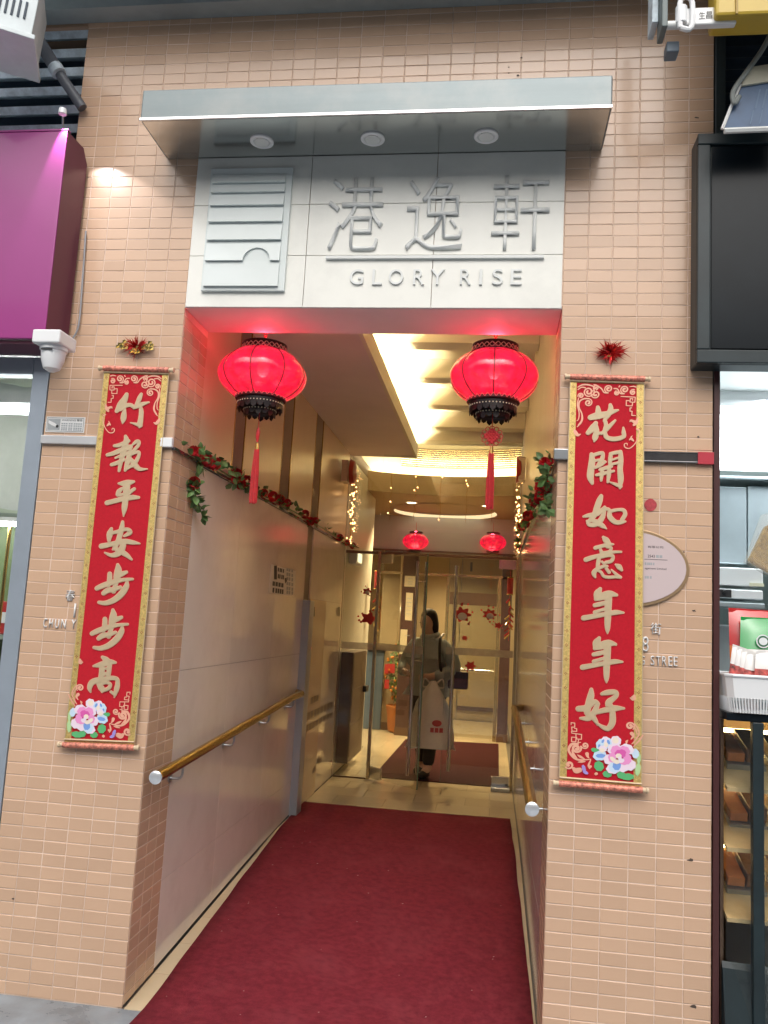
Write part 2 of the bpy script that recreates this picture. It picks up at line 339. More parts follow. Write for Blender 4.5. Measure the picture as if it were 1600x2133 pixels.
# ================================================================== emblem plaque
em = thing('emblem_plaque', 'grey rectangular emblem of stepped slats with a small arch', 'emblem', (-1.144, 0, 3.01))
x0, x1 = -1.335, -0.955
MB().box(x0, x1, -0.026, -0.0095, 3.008, 3.588).build('backing', SIGN_PANEL, em, bevel=0.002)
zz = [onY(525, y, 0).z for y in (368, 371.5, 389, 409, 436, 470, 507.5, 550.5, 602.5)]
edges = [zz[0]] + zz[2:]
sx0, sx1 = x0+0.012, x1-0.028
for k in range(len(edges)-1):
    zt, zb = edges[k]-0.001, edges[k+1]+0.001
    m = MB()
    if k == len(edges)-3:
        ccx = sx0+0.235; pts = [(sx0, zt), (sx1, zt), (sx1, zb)]+[(ccx+0.062*math.cos(t*math.pi/16), zb+0.062*math.sin(t*math.pi/16)) for t in range(17)]+[(sx0, zb)]
        fy = lambda z: -0.028-0.014*(zt-z)/(zt-zb); nn = len(pts)
        m.add([(x, fy(z), z) for x, z in pts]+[(x, -0.0262, z) for x, z in pts], [tuple(range(nn))]+[(i, i+nn, (i+1) % nn+nn, (i+1) % nn) for i in range(nn)])
    elif k < len(edges)-2:
        m.add([(sx0,-0.028,zt),(sx1,-0.028,zt),(sx1,-0.042,zb),(sx0,-0.042,zb),(sx0,-0.0262,zt),(sx1,-0.0262,zt),(sx1,-0.0262,zb),(sx0,-0.0262,zb)],
              [(3,2,1,0),(4,5,6,7),(0,1,5,4),(1,2,6,5),(2,3,7,6),(3,0,4,7)])
    else:
        m.add([(sx0,-0.031,zt),(sx1,-0.031,zt),(sx1,-0.038,zb),(sx0,-0.038,zb),(sx0,-0.0262,zt),(sx1,-0.0262,zt),(sx1,-0.0262,zb),(sx0,-0.0262,zb)],
              [(3,2,1,0),(4,5,6,7),(0,1,5,4),(1,2,6,5),(2,3,7,6),(3,0,4,7)])
    m.build('slat', SIGN_PANEL, em)
place(em)
# ================================================================== raised sign lettering
sg = thing('sign_lettering', 'raised grey building name in three large characters over small capitals', 'sign', (-0.3, 0, 3.03))
for ch, a, b in (('港', -0.783, -0.536), ('逸', -0.433, -0.186), ('軒', -0.063, 0.181)):
    text_obj('character', ch, a, b, 3.197, 3.535, -0.009, SIGN_GREY, sg, extrude=0.011, offset=-0.009)
MB().box(-0.778, 0.164, -0.024, -0.009, 3.157, 3.171).build('underline_bar', SIGN_GREY, sg, bevel=0.001)
for ch, a, b in (('G', 729, 757), ('L', 776, 796), ('O', 810, 840), ('R', 861, 884), ('Y', 897, 925), ('R', 958, 981), ('I', 998, 1004), ('S', 1025, 1047), ('E', 1063, 1086)):
    p, q = onY(a, 597, 0), onY(b, 597, 0)
    text_obj('letter', ch, p.x, q.x, 3.041, 3.110, -0.009, SIGN_GREY, sg, extrude=0.010, offset=0.0)
place(sg)
# ================================================================== metal trunking strips
TRUNK = mat('white_trunking', (0.62, 0.62, 0.63), 0.3, metal=0.3)
t1 = thing('trunking_strip', 'slim white trunking strip on the pillar beside the black and purple shop sign', 'trunking', (-1.9, 0, 2.3))
MB().box(-2.022, -1.47, -0.018, -0.0005, 2.299, 2.337).build('channel', TRUNK, t1, bevel=0.003)
MB().box(-1.462, -1.406, -0.022, -0.0005, 2.297, 2.339).build('end_cap', WPLAST, t1, bevel=0.003)
t1['label'] = 'slim white trunking strip crossing the pillar with the warning sticker'; place(t1)
MIRS = mat('dull_mirror_strip', (0.30, 0.28, 0.28), 0.12, metal=0.9, var=0.3, scale=9)
t2 = thing('trunking_strip', 'dull metal trunking strip with red tape on the pillar with oval plaque', 'trunking', (0.6, 0, 2.3))
MB().box(0.29, 0.80, -0.014, -0.0005, 2.297, 2.331).build('channel', MIRS, t2, bevel=0.002)
MB().box(0.29, 0.80, -0.017, -0.0005, 2.332, 2.336).box(0.29, 0.80, -0.017, -0.0005, 2.292, 2.2965).build('rail_edge', STEEL_TRIM, t2)
MB().box(0.795, 0.856, -0.0185, -0.0004, 2.290, 2.338).build('red_tape', mat('red_tape', (0.45, 0.03, 0.05), 0.4), t2)
MB().box(0.228, 0.292, -0.020, -0.0005, 2.292, 2.336).build('end_cap', STEEL, t2, bevel=0.003)
place(t2)
# ================================================================== couplet scrolls
CR = {'A': (200, 760, 8.206), 'B': (180, 980, 8.206), 'C': (120, 1230, 6.465), 'D': (1170, 770, 7.353), 'E': (1170, 1040, 7.617), 'F': (1150, 1300, 5.924)}
ST = {}
ST['竹'] = ('A', [[(525,505,60),(490,590,100),(425,690,120),(355,790,60)], [(420,770,40),(490,705,70),(580,685,58),(640,715,55),(665,742,25)], [(490,760,40),(478,850,85),(468,930,85),(455,1000,15)],
  [(775,500,45),(745,570,72),(705,660,60),(650,745,25)], [(650,735,45),(760,685,70),(840,658,45),(905,640,22)], [(755,705,40),(775,790,70),(768,900,75),(750,1015,85),(745,1062,40)], [(760,1035,70),(690,1015,45),(590,988,10)]])
ST['報'] = ('A', [[(505,1220,45),(520,1290,85),(490,1400,95),(465,1510,90),(430,1640,72),(395,1812,40)], [(312,1385,40),(400,1372,62),(560,1300,50)], [(195,1540,50),(300,1512,66),(430,1460,80),(590,1405,80)],
  [(335,1592,30),(450,1545,50),(560,1505,60)], [(265,1708,48),(350,1680,60),(480,1620,50)], [(620,1372,25),(690,1315,55),(735,1312,45),(722,1375,55),(650,1465,45),(600,1530,35)],
  [(595,1420,45),(565,1560,80),(535,1680,78),(500,1805,38)], [(600,1530,40),(680,1495,50),(738,1495,42),(722,1580,55),(655,1690,62),(560,1755,45),(500,1800,25)], [(575,1590,45),(660,1700,88),(745,1780,62),(880,1780,12)]])
ST['平'] = ('B', [[(550,222,25),(620,222,75),(720,208,90),(812,192,38)], [(625,300,40),(555,360,70),(535,425,45),(625,405,40)], [(820,315,50),(780,345,55),(715,400,50)],
  [(352,555,75),(470,525,75),(640,482,80),(780,462,80),(893,462,45)], [(690,240,115),(685,350,105),(668,500,95),(650,650,85),(636,782,15)]])
ST['安'] = ('B', [[(620,880,45),(608,970,75),(580,1080,82),(545,1200,80),(490,1310,75),(455,1350,30)], [(428,998,50),(398,1090,95),(388,1195,55)], [(430,1070,50),(540,1045,55),(690,1005,55),(745,1060,75),(650,1122,35)],
  [(258,1295,85),(350,1278,80),(500,1242,70),(640,1212,78),(780,1228,70),(912,1250,20)], [(640,1230,80),(610,1330,105),(540,1420,95),(430,1450,62),(315,1405,20)], [(470,1330,40),(570,1375,85),(680,1440,75),(775,1522,30)]])
BU = [[(745,262,35),(752,330,85),(738,420,90),(718,520,55),(690,620,55)], [(720,430,40),(805,385,58),(862,362,38)], [(638,385,55),(636,460,60),(618,545,45)], [(465,580,55),(560,538,65),(700,490,58),(820,465,42),(945,455,28)],
  [(555,645,55),(610,608,65),(690,595,55),(780,565,40)], [(870,495,35),(858,560,70),(790,660,80),(690,740,70),(580,778,56),(492,768,36)]]
ST['步'] = ('C', BU)
ST['步2'] = ('C', [[(x+65, y-608, w) for x, y, w in s] for s in BU])
ST['高'] = ('C', [[(605,898,35),(650,930,68),(705,970,55)], [(485,1018,20),(580,1000,68),(700,965,70),(782,970,25)], [(598,1000,65),(598,1100,70),(585,1210,75)], [(700,985,60),(690,1090,55),(672,1200,55)], [(600,1060,30),(690,1045,26)], [(600,1130,42),(690,1115,40)], [(600,1190,40),(690,1175,40)],
  [(660,1195,45),(540,1210,70),(462,1240,70),(432,1310,58),(445,1368,15)], [(600,1205,60),(700,1180,55),(795,1190,48),(808,1260,55),(792,1340,58),(765,1438,12)], [(775,1400,40),(720,1365,30)],
  [(548,1262,38),(590,1315,75),(602,1362,30)], [(560,1268,38),(650,1240,38),(708,1262,38),(690,1315,45),(620,1345,40)]])
ST['花'] = ('D', [[(440,735,75),(540,708,100),(680,682,80),(780,645,60),(865,620,20)], [(555,578,50),(562,650,80),(572,730,55)], [(745,542,45),(752,600,70),(722,680,70),(650,785,30)], [(525,818,55),(480,890,92),(402,970,60)], [(520,870,70),(532,950,80),(512,1040,80),(500,1098,25)], [(500,1000,35),(590,972,36),(620,965,25)],
  [(820,778,25),(750,850,50),(680,920,60),(605,985,30)], [(660,765,45),(680,850,55),(662,940,55),(685,1030,62),(770,1062,62),(870,1055,62),(950,1022,55),(950,960,55),(945,888,20)]])
ST['開'] = ('D', [[(458,1298,55),(465,1400,90),(450,1520,95),(440,1640,95),(468,1740,45)], [(490,1308,45),(590,1278,48),(632,1285,45),(618,1370,58),(560,1460,45)], [(500,1395,30),(600,1385,36),(675,1412,22)], [(500,1500,40),(590,1470,40),(665,1418,25)],
  [(900,1258,55),(906,1380,72),(895,1520,75),(905,1680,80),(892,1815,30)], [(750,1290,45),(830,1270,48),(900,1262,48)], [(752,1290,48),(745,1380,58),(735,1468,35)], [(750,1388,24),(885,1345,24)], [(745,1455,32),(890,1420,36)],
  [(905,1785,50),(840,1762,45),(735,1722,12)], [(590,1532,42),(690,1502,52),(762,1482,40)], [(532,1615,35),(650,1588,50),(798,1552,30)], [(625,1520,40),(612,1620,50),(606,1698,30)], [(728,1485,45),(722,1610,56),(708,1722,30)]])
ST['如'] = ('E', [[(628,-50,55),(602,20,88),(562,130,90),(530,230,85),(455,330,62),(402,352,25)], [(348,275,30),(430,256,58),(560,232,70),(680,140,55)], [(682,128,45),(668,230,58),(620,330,78),(540,398,68),(440,402,58),(402,345,30)], [(480,330,45),(570,372,80),(650,422,68),(708,466,18)],
  [(690,150,45),(755,175,52),(765,280,75),(850,360,70),(940,365,56),(1012,352,25)], [(760,195,48),(880,168,42),(978,172,50),(1008,235,58),(958,325,55)]])
ST['意'] = ('E', [[(662,602,38),(705,650,92),(755,705,55)], [(535,772,55),(640,742,50),(750,718,52),(822,715,18)], [(612,790,36),(632,842,46)], [(720,758,36),(788,770,36),(750,830,36),(625,850,36)], [(385,958,68),(500,920,62),(640,880,42),(800,840,42),(945,835,26)],
  [(590,940,55),(580,1010,56),(568,1085,45)], [(600,922,45),(740,892,44),(815,905,44),(788,980,50),(700,1002,42)], [(640,990,30),(680,1035,30)], [(555,1112,45),(660,1065,46),(722,1062,36)], [(545,1115,50),(512,1170,70),(532,1235,30)], [(560,1130,22),(620,1152,38),(668,1220,42),(750,1238,42),(860,1232,42),(938,1245,25)], [(938,1238,35),(865,1190,38),(790,1118,15)], [(708,1098,42),(752,1158,48)], [(858,1038,25),(910,1072,78),(952,1122,40)]])
NI = [[(612,1422,50),(572,1500,115),(545,1585,55)], [(540,1590,45),(640,1545,110),(760,1502,100),(872,1520,42)], [(742,1510,110),(740,1620,108),(736,1750,102),(730,1900,95),(728,2050,72),(728,2128,15)], [(525,1682,58),(620,1662,66),(740,1630,50)], [(525,1792,52),(620,1762,42),(720,1735,50)], [(348,1885,78),(480,1862,72),(700,1822,66),(860,1795,72),(982,1800,25)]]
ST['年'] = ('E', NI)
ST['年2'] = ('E', [[(x-16, y+781, w) for x, y, w in s] for s in NI])
ST['好'] = ('F', [[(485,808,38),(480,880,74),(455,980,80),(432,1080,70),(455,1135,45)], [(325,1045,62),(420,1032,66),(520,962,58),(568,985,40)], [(560,990,48),(520,1090,68),(450,1160,62),(350,1162,22)], [(440,1090,45),(510,1152,56),(568,1242,22)],
  [(615,862,35),(680,845,58),(780,842,56),(788,890,48),(700,962,66),(678,1002,35)], [(535,1092,45),(650,1062,58),(770,1040,68),(888,1040,20)], [(700,965,45),(732,1030,58),(748,1120,68),(742,1220,72),(690,1288,58),(620,1268,40),(570,1230,15)]])
YS = -0.022
def cpt(crop, x, y, Y=YS):
    ox, oy, s = CR[crop]; return onY(ox+x/s, oy+y/s, Y)
def brush(mb, crop, stroke, Y, xf=lambda p: p, thick=0.0012):
    P = catmull(stroke, 6); Lp, Rp = [], []
    k = len(P)
    for i, (x, y, w) in enumerate(P):
        a = P[max(i-1, 0)]; b = P[min(i+1, k-1)]; dx, dy = b[0]-a[0], b[1]-a[1]; L = math.hypot(dx, dy) or 1
        nx, ny = -dy/L, dx/L; w = max(w, 4)/2
        Lp.append((x+nx*w, y+ny*w)); Rp.append((x-nx*w, y-ny*w))
    def cap(i, sgn):
        x, y, w = P[i]; a = P[1] if i == 0 else P[-1]; b = P[0] if i == 0 else P[-2]
        j = (P[0], P[1]) if i == 0 else (P[-2], P[-1]); th = math.atan2(j[1][1]-j[0][1], j[1][0]-j[0][0])
        return [(x+w/2*math.cos(th+sgn*math.pi/2+t*math.pi/5*(1 if i else 1)), y+w/2*math.sin(th+sgn*math.pi/2+t*math.pi/5)) for t in range(1, 5)]
    end = [(P[-1][0]+max(P[-1][2],4)/2*math.cos(t), P[-1][1]+max(P[-1][2],4)/2*math.sin(t)) for t in [math.atan2(P[-1][1]-P[-2][1], P[-1][0]-P[-2][0])+math.pi/2-q*math.pi/5 for q in range(1, 5)]]
    th0 = math.atan2(P[1][1]-P[0][1], P[1][0]-P[0][0])
    sta = [(P[0][0]+max(P[0][2],4)/2*math.cos(t), P[0][1]+max(P[0][2],4)/2*math.sin(t)) for t in [th0-math.pi/2-q*math.pi/5 for q in range(1, 5)]]
    W = lambda q: xf(cpt(crop, q[0], q[1], Y))
    V = [W(q) for q in Lp]+[W(q) for q in Rp]
    F = [(i, i+1, k+i+1, k+i) for i in range(k-1)]
    o = len(V); V += [W(q) for q in end]; F.append(tuple([k-1]+list(range(o, o+4))+[2*k-1]))
    o = len(V); V += [W(q) for q in sta]; F.append(tuple([k]+list(range(o, o+4))+[0]))
    mb.add(V, F)
def spiral(cx, cy, r, turns=1.6, a0=0.0, d=1, w0=16, w1=30):
    n = 22; out = []
    for i in range(n+1):
        t = i/n; th = a0+d*turns*2*math.pi*t; rr = r*(1-0.78*t); out.append((cx+rr*math.cos(th), cy+rr*math.sin(th), w0+(w1-w0)*t))
    return out
ORN_A = [spiral(410,238,66,1.5,math.pi/2,-1), spiral(650,238,66,1.5,math.pi/2,-1), spiral(520,300,38,1.2,-1.2,1), spiral(285,275,46,1.3,-2,1), spiral(835,335,72,1.5,-0.9,1), spiral(945,300,88,1.7,-2.4,-1), spiral(930,475,64,1.5,-1.2,-1), spiral(1055,370,46,1.3,0.4,-1), spiral(850,225,44,1.2,2,1),
  [(410,305,18),(470,300,20),(520,235,20),(570,230,20)], [(650,303,18),(710,300,20),(760,240,20),(840,190,18),(880,180,16)], [(870,215,20),(960,190,24),(1050,195,24),(1115,235,18)], [(1000,240,18),(1060,235,20),(1110,275,16)],
  [(930,410,20),(1010,420,24),(1065,470,24),(1060,560,20),(1010,650,20),(985,740,20),(1005,810,20),(1050,870,16)], [(1085,410,16),(1090,520,18),(1050,640,18),(1045,740,16),(1065,775,12)], [(1010,650,14),(1000,760,14),(1040,840,12)],
  [(250,190,20),(290,180,20),(340,190,12)], [(490,180,18),(500,200,18)]]
FRET_A = [[(450,350),(240,350),(238,430),(310,430),(310,375),(275,375),(275,400)], [(310,410),(365,410),(358,490),(270,490),(270,440)], [(275,520),(298,525),(292,575),(262,575),(258,640),(205,640)]]
VINE_A = [[(120,890,14),(128,980,16),(160,1080,16),(230,1160,16),(300,1150,18),(315,1100,16),(280,1085,14),(272,1115,12)], [(165,670,18),(180,740,50),(210,790,40),(215,805,10)], [(200,745,50),(262,720,30),(275,745,10)], [(140,860,34),(165,850,20)], [(190,1040,22),(225,1010,40),(250,1030,14)], [(230,985,20),(215,960,8)], [(985,985,10),(1030,1000,50),(1075,950,50),(1085,920,20)]]
ORN_C = [spiral(305,1310,52,1.3,2.4,1,14,34), [(260,1275,14),(215,1330,16),(195,1400,16),(240,1500,16),(260,1530,10)], [(290,1300,12),(240,1340,14),(215,1400,12)], [(275,1400,46),(255,1430,30),(275,1470,12)], [(310,1490,12),(322,1510,26),(318,1535,8)], [(150,1400,14),(180,1470,22),(240,1560,10)],
  spiral(785,1630,42,1.3,0.6,1,14,26), spiral(880,1680,58,1.3,-2.6,-1,22,40), [(870,1625,26),(940,1640,34),(965,1720,30),(900,1800,26),(820,1820,24),(700,1790,10)], [(930,1710,10),(905,1760,30),(860,1800,10)], [(860,1760,8),(820,1780,30),(770,1800,10)], [(750,1730,44),(740,1760,30),(720,1780,10)], [(700,1800,14),(715,1870,24),(700,1910,12)], [(760,1830,10),(800,1840,24),(840,1850,10)], spiral(940,1900,52,1.0,0.8,1,18,40), [(690,1880,30),(700,1900,20)], [(615,1960,36),(620,1964,36)], [(810,1945,60),(850,1960,70),(880,1940,40)], [(300,930,30),(310,965,60),(340,965,14)]]
FRET_C = [[(975,1395),(978,1370),(935,1370),(930,1420),(965,1425),(955,1475),(900,1470),(905,1435),(930,1435)], [(960,1480),(955,1500),(840,1500),(835,1560),(890,1565),(893,1545)], [(905,1500),(895,1600),(945,1605),(950,1550),(890,1545)], [(840,1600),(870,1610),(865,1565)]]
GREENP = [mat('leaf_print', (0.10, 0.42, 0.16), 0.5), mat('leaf_print_pale', (0.42, 0.62, 0.30), 0.5)]
PETALS = {'pw': mat('petal_white_pink', (0.80, 0.66, 0.76), 0.5), 'pp': mat('petal_pink', (0.78, 0.28, 0.56), 0.5), 'pd': mat('petal_deep_pink', (0.66, 0.10, 0.38), 0.5), 'pb': mat('petal_blue', (0.18, 0.33, 0.70), 0.5), 'pl': mat('petal_pale_blue', (0.55, 0.68, 0.82), 0.5), 'pc': mat('petal_cream', (0.82, 0.70, 0.58), 0.5), 'lav': mat('petal_lavender', (0.34, 0.26, 0.62), 0.5)}
def petal(cx, cy, rx, ry, rot, lobes=7, amp=0.05, n=48):
    out = []
    for i in range(n):
        t = 2*math.pi*i/n; k = 1+amp*math.cos(lobes*t); x, y = rx*k*math.cos(t), ry*k*math.sin(t); a = R(rot)
        out.append((cx+x*math.cos(a)-y*math.sin(a), cy+x*math.sin(a)+y*math.cos(a)))
    return out
FLOW = [('g', 660,1672,48,28,-10),('g',595,1862,55,62,20),('g',490,1945,52,40,0),('g',260,1940,75,42,10),('g',330,1930,50,45,0),('G',160,1690,22,70,5),('G',155,1830,30,80,0),
  ('pl',205,1640,40,60,10),('pl',600,1730,78,60,20),('pb',590,1730,55,26,10),('pw',440,1520,62,62,0),('pc',445,1515,36,40,0),('pl',545,1555,62,72,20),('pl',600,1590,58,72,-10),('pw',560,1520,40,38,0),('pb',520,1545,16,30,30),('pb',585,1545,14,26,-20),('pb',612,1620,18,32,20),('pl',560,1605,44,40,0),('pb',540,1625,12,26,-30),('pc',545,1585,24,36,10),('pw',575,1640,48,40,0),('pc',580,1660,30,28,0),
  ('pw',300,1600,78,62,-20),('pw',440,1630,80,76,20),('pw',250,1790,70,70,10),('pw',330,1830,70,62,0),('pw',480,1760,72,66,0),('pw',430,1870,78,60,10),('pl',415,1850,66,66,0),('pb',395,1830,44,50,20),('pb',380,1810,34,40,0),('pp',330,1630,66,62,-20),('pp',420,1640,62,66,10),('pp',285,1720,46,66,10),('pp',455,1730,46,60,0),('pp',320,1760,56,40,0),('pd',370,1670,62,50,0),('pd',345,1640,40,26,-20),('pw',350,1752,36,28,20),('pc',445,1752,40,24,-40),('pc',385,1700,34,32,0),('pc',400,1775,34,28,0),('pw',370,1725,20,20,0),('lav',760,1920,22,48,20),('lav',735,1965,34,20,-20)]
def ribbon_poly(pts, w): return [[(a[0], a[1], w), ((a[0]+b[0])/2, (a[1]+b[1])/2, w), (b[0], b[1], w)] for a, b in zip(pts, pts[1:])]
def make_scroll(label, corners, chars, mirror, grp):
    tl, tr, bl, br = [onY(*c, YS) for c in corners]
    cl_tl, cl_tr, cl_bl, cl_br = [onY(*c, YS) for c in LC]
    base = (bl+br)/2
    root = thing('couplet_scroll', label, 'scroll', (base.x, YS, base.z), grp)
    def uv(u, v, Y):
        p = (tl*(1-u)+tr*u)*(1-v)+(bl*(1-u)+br*u)*v
        bow = 0.006*math.sin(v*9)*0.4+0.003*math.sin(u*math.pi)
        return Vector((p.x, Y, p.z))
    def grid(u0, u1, v0, v1, Y, mat_, name, nu=2, nv=2):
        m = MB(); V = []
        for yy in (Y, Y+0.0012):
            for j in range(nv+1):
                for i in range(nu+1): V.append(uv(u0+(u1-u0)*i/nu, v0+(v1-v0)*j/nv, yy))
        F = []; s = (nu+1)*(nv+1)
        for j in range(nv):
            for i in range(nu):
                a = j*(nu+1)+i; F.append((a, a+nu+1, a+nu+2, a+1))
        F.append(tuple([0, nu, s-1, s-1-nu])[::-1]) if False else None
        V2 = V[:s]; m.add(V2, F); 
        return m.build(name, mat_, root)
    # backing board, red field, gold borders
    d = Vector((0, 0.003, 0))
    MB().poly([uv(0,0,YS+0.0025), uv(0,1,YS+0.0025), uv(1,1,YS+0.0025), uv(1,0,YS+0.0025)], d).build('backing_cloth', GOLDP, root)
    MB().poly([uv(0.09,0.008,YS+0.001), uv(0.09,0.995,YS+0.001), uv(0.90,0.995,YS+0.001), uv(0.90,0.008,YS+0.001)], (0,0.0012,0)).build('red_field', RED, root)
    for a, b in ((0.0, 0.088), (0.902, 1.0)):
        MB().poly([uv(a,0,YS+0.0004), uv(a,1,YS+0.0004), uv(b,1,YS+0.0004), uv(b,0,YS+0.0004)], (0,0.0018,0)).build('border_band', GOLDP, root)
    for a, b in ((-0.004, 0.006), (0.994, 1.004)):
        MB().poly([uv(a,0,YS-0.0006), uv(a,1,YS-0.0006), uv(b,1,YS-0.0006), uv(b,0,YS-0.0006)], (0,0.0024,0)).build('edge_piping', PALEGOLD, root)
    mo = MB()
    for side in (0.045, 0.955):
        for k in range(28):
            c = uv(side, 0.02+k*0.0345, YS-0.0001)
            for dx, dz in ((0.004,0),(-0.004,0),(0,0.004),(0,-0.004)):
                q = c+Vector((dx, 0, dz)); e = 0.0024
                mo.quad(q+Vector((-e,0,0)), q+Vector((0,0,-e)), q+Vector((e,0,0)), q+Vector((0,0,e)))
    tag(mo.build('border_motif', mat('border_motif_print', (0.30,0.05,0.02), 0.5) if 'border_motif_print' not in bpy.data.materials else bpy.data.materials['border_motif_print'], root), kind='stuff')
    # rods
    for v, nm in ((-0.006, 'top_rod'), (1.006, 'bottom_rod')):
        a, b = uv(-0.005, v, YS-0.004), uv(1.005, v, YS-0.004); e = (b-a).normalized()
        rod = MB().tube([a, b], 0.0125, 14).build(nm, BROCADE, root, True)
        for p_, s_ in ((a, -1), (b, 1)):
            q = [p_+e*s_*t for t in (0, 0.004, 0.012, 0.014, 0.022, 0.024)]
            MB().tube(q, [0.009, 0.010, 0.0085, 0.012, 0.012, 0.006], 12).build('knob', WOODK, rod, True)
    a, b = uv(0, 0.004, YS-0.002), uv(1, 0.004, YS-0.002)
    MB().tube([a, b], 0.004, 8).build('top_batten', PALEGOLD, root, True)
    a, b = uv(0, 0.992, YS-0.002), uv(1, 0.992, YS-0.002)
    MB().tube([a, b], 0.004, 8).build('bottom_batten', PALEGOLD, root, True)
    # characters
    for ch in chars:
        crop, strokes = ST[ch]; mb = MB(); om = MB()
        for si, s in enumerate(strokes):
            brush(mb, crop, s, YS-0.0022-si*0.00012)
            brush(om, crop, [(x, y, w+13) for x, y, w in s], YS-0.0004-si*0.00006)
        c_ = mb.build('character', PALEGOLD, root); om.build('outline', ORN, c_)
    # printed ornament: left scroll in photo pixels, the other one mirrored
    if mirror:
        def xf(p):
            v = (cl_tl.z-p.z)/(cl_tl.z-cl_bl.z); lx = cl_tl.x*(1-v)+cl_bl.x*v; rx = cl_tr.x*(1-v)+cl_br.x*v; u = (p.x-lx)/(rx-lx)
            return uv(1-u, v, p.y)
    else: xf = lambda p: p
    for name, crop, rib, fret in (('top_ornament', 'A', ORN_A+VINE_A, FRET_A), ('bottom_ornament', 'C', ORN_C, FRET_C)):
        mb = MB(); k = 0
        for s in rib:
            brush(mb, crop, s, YS-0.0009-k*0.00003, xf); k += 1
        for pl in fret:
            for s in ribbon_poly(pl, 15 if crop == 'A' else 12): brush(mb, crop, s, YS-0.0009-k*0.00003, xf); k += 1
        tag(mb.build(name, ORN, root), kind='stuff')
    fl = bpy.data.objects.new('peony_print', None); C.objects.link(fl); fl.parent = root
    by = {}
    for i, (kind, cx, cy, rx, ry, rot) in enumerate(FLOW):
        pts = [xf(cpt('C', x, y, YS-0.0030-i*0.00007)) for x, y in petal(cx, cy, rx, ry, rot)]
        c0 = xf(cpt('C', cx, cy, YS-0.0030-i*0.00007))
        mb = MB(); n = len(pts); mb.add(pts+[c0], [(j, (j+1) % n, n) for j in range(n)])
        o = mb.build('petal' if kind not in 'gG' else 'leaf_print', GREENP[0] if kind == 'g' else GREENP[1] if kind == 'G' else PETALS[kind], root)
    bpy.data.objects.remove(fl)
    return place(root)
LC = ((217, 772), (352, 776), (134, 1546), (280, 1552))
RC = ((1188, 790), (1342, 795), (1165, 1626), (1337, 1640))
GS = 'spring couplet scrolls on the pillars'
make_scroll('long red scroll with gold characters hung on the pillar with the warning sticker', LC, ['竹', '報', '平', '安', '步2', '步', '高'], False, GS)
make_scroll('long red scroll with gold characters partly covering the oval plaque', RC, ['花', '開', '如', '意', '年', '年2', '好'], True, GS)
# ================================================================== tinsel rosettes over the scrolls
def rosette(label, c, gold, n, sprd):
    root = thing('tinsel_rosette', label, 'decoration', c, 'tinsel rosettes above the scrolls')
    rnd = random.Random(n); m = MB()
    for i in range(n):
        th = rnd.uniform(0, 2*math.pi); el = rnd.uniform(-0.1, 1.0); L = rnd.uniform(0.5, 1)*sprd
        d = Vector((math.cos(th)*math.cos(el)*1.1, -abs(math.sin(el))*0.7-0.05, math.sin(th)*math.cos(el)*0.8)); p = Vector((0, -0.004, 0))
        a = d.cross(Vector((rnd.random(), rnd.random(), rnd.random()))).normalized()*rnd.uniform(0.0012, 0.003)
        q = p+d*L*0.6+Vector((rnd.gauss(0, 0.004), 0, rnd.gauss(0, 0.004))); e = p+d*L+Vector((rnd.gauss(0,.006), 0, rnd.gauss(0,.008)))
        m.add([p+a, p-a, q-a, q+a, e], [(0,1,2,3), (3,2,4)])
    m.build('tinsel', FOIL_R, root)
    for (dx, dz, s) in gold:
        g = MB()
        for k in range(9):
            t = k*0.7; rr = s*(0.35+0.65*(k % 3)/2); q = Vector((dx+rr*math.cos(t), -0.012-0.002*k, dz+rr*math.sin(t)*0.8))
            g.add([q+Vector((-s*.4,0,-s*.3)), q+Vector((s*.45,-0.003,-s*.2)), q+Vector((s*.3,0.002,s*.4)), q+Vector((-s*.3,-0.004,s*.35))], [(0,1,2,3)])
        g.build('gold_blossom', FOIL_G, root)
    return root
rosette('red tinsel rosette with gold blossoms over the scroll on the sticker pillar', (-1.616, -0.001, 2.752), ((-0.060, 0.0, 0.024), (0.060, -0.004, 0.024), (0.005, -0.022, 0.020)), 170, 0.075)
rosette('fluffy red tinsel rosette over the scroll on the plaque pillar', (0.448, -0.001, 2.752), ((-0.008, -0.022, 0.006), (0.025, 0.012, 0.006)), 230, 0.078)
# ================================================================== warning sticker, oval plaque, red sticker, address letters
w = thing('warning_sticker', 'small white surveillance warning sticker printed in black and grey', 'sticker', (-1.92, 0, 2.354))
MB().box(-2.012, -1.828, -0.0022, -0.0006, 2.354, 2.425).build('sheet', WHITE, w)
GREYP = mat('grey_print', (0.35, 0.37, 0.38), 0.5)
fr = MB()
for a in ((-2.007, -1.833, 2.419, 2.4205), (-2.007, -1.833, 2.3585, 2.360), (-2.007, -2.0055, 2.360, 2.419), (-1.8345, -1.833, 2.360, 2.419)): fr.box(a[0], a[1], -0.0028, -0.0023, a[2], a[3])
fr.build('print_frame', INK, w)
MB().box(-2.003, -1.944, -0.0028, -0.0023, 2.364, 2.415).build('camera_picture', GREYP, w)
MB().poly([(-2.0, -0.0032, 2.408), (-1.97, -0.0032, 2.396), (-1.955, -0.0032, 2.385), (-1.962, -0.0032, 2.378), (-1.985, -0.0032, 2.386), (-2.0, -0.0032, 2.395)], (0, 0.0003, 0)).build('camera_silhouette', WHITE, w)
MB().poly([(-1.957+0.007*math.cos(t*0.5236), -0.0036, 2.381+0.007*math.sin(t*0.5236)) for t in range(12)], (0, 0.0003, 0)).build('camera_lens', INK, w)
text_obj('letter_line', 'WARNING 警告', -1.938, -1.840, 2.405, 2.416, -0.0028, INK, w)
for z in (2.394, 2.384, 2.374, 2.366): text_obj('letter_line', '■■■ ■■ ■■■■', -1.938, -1.840, z-0.003, z+0.003, -0.0028, GREYP, w)
place(w)
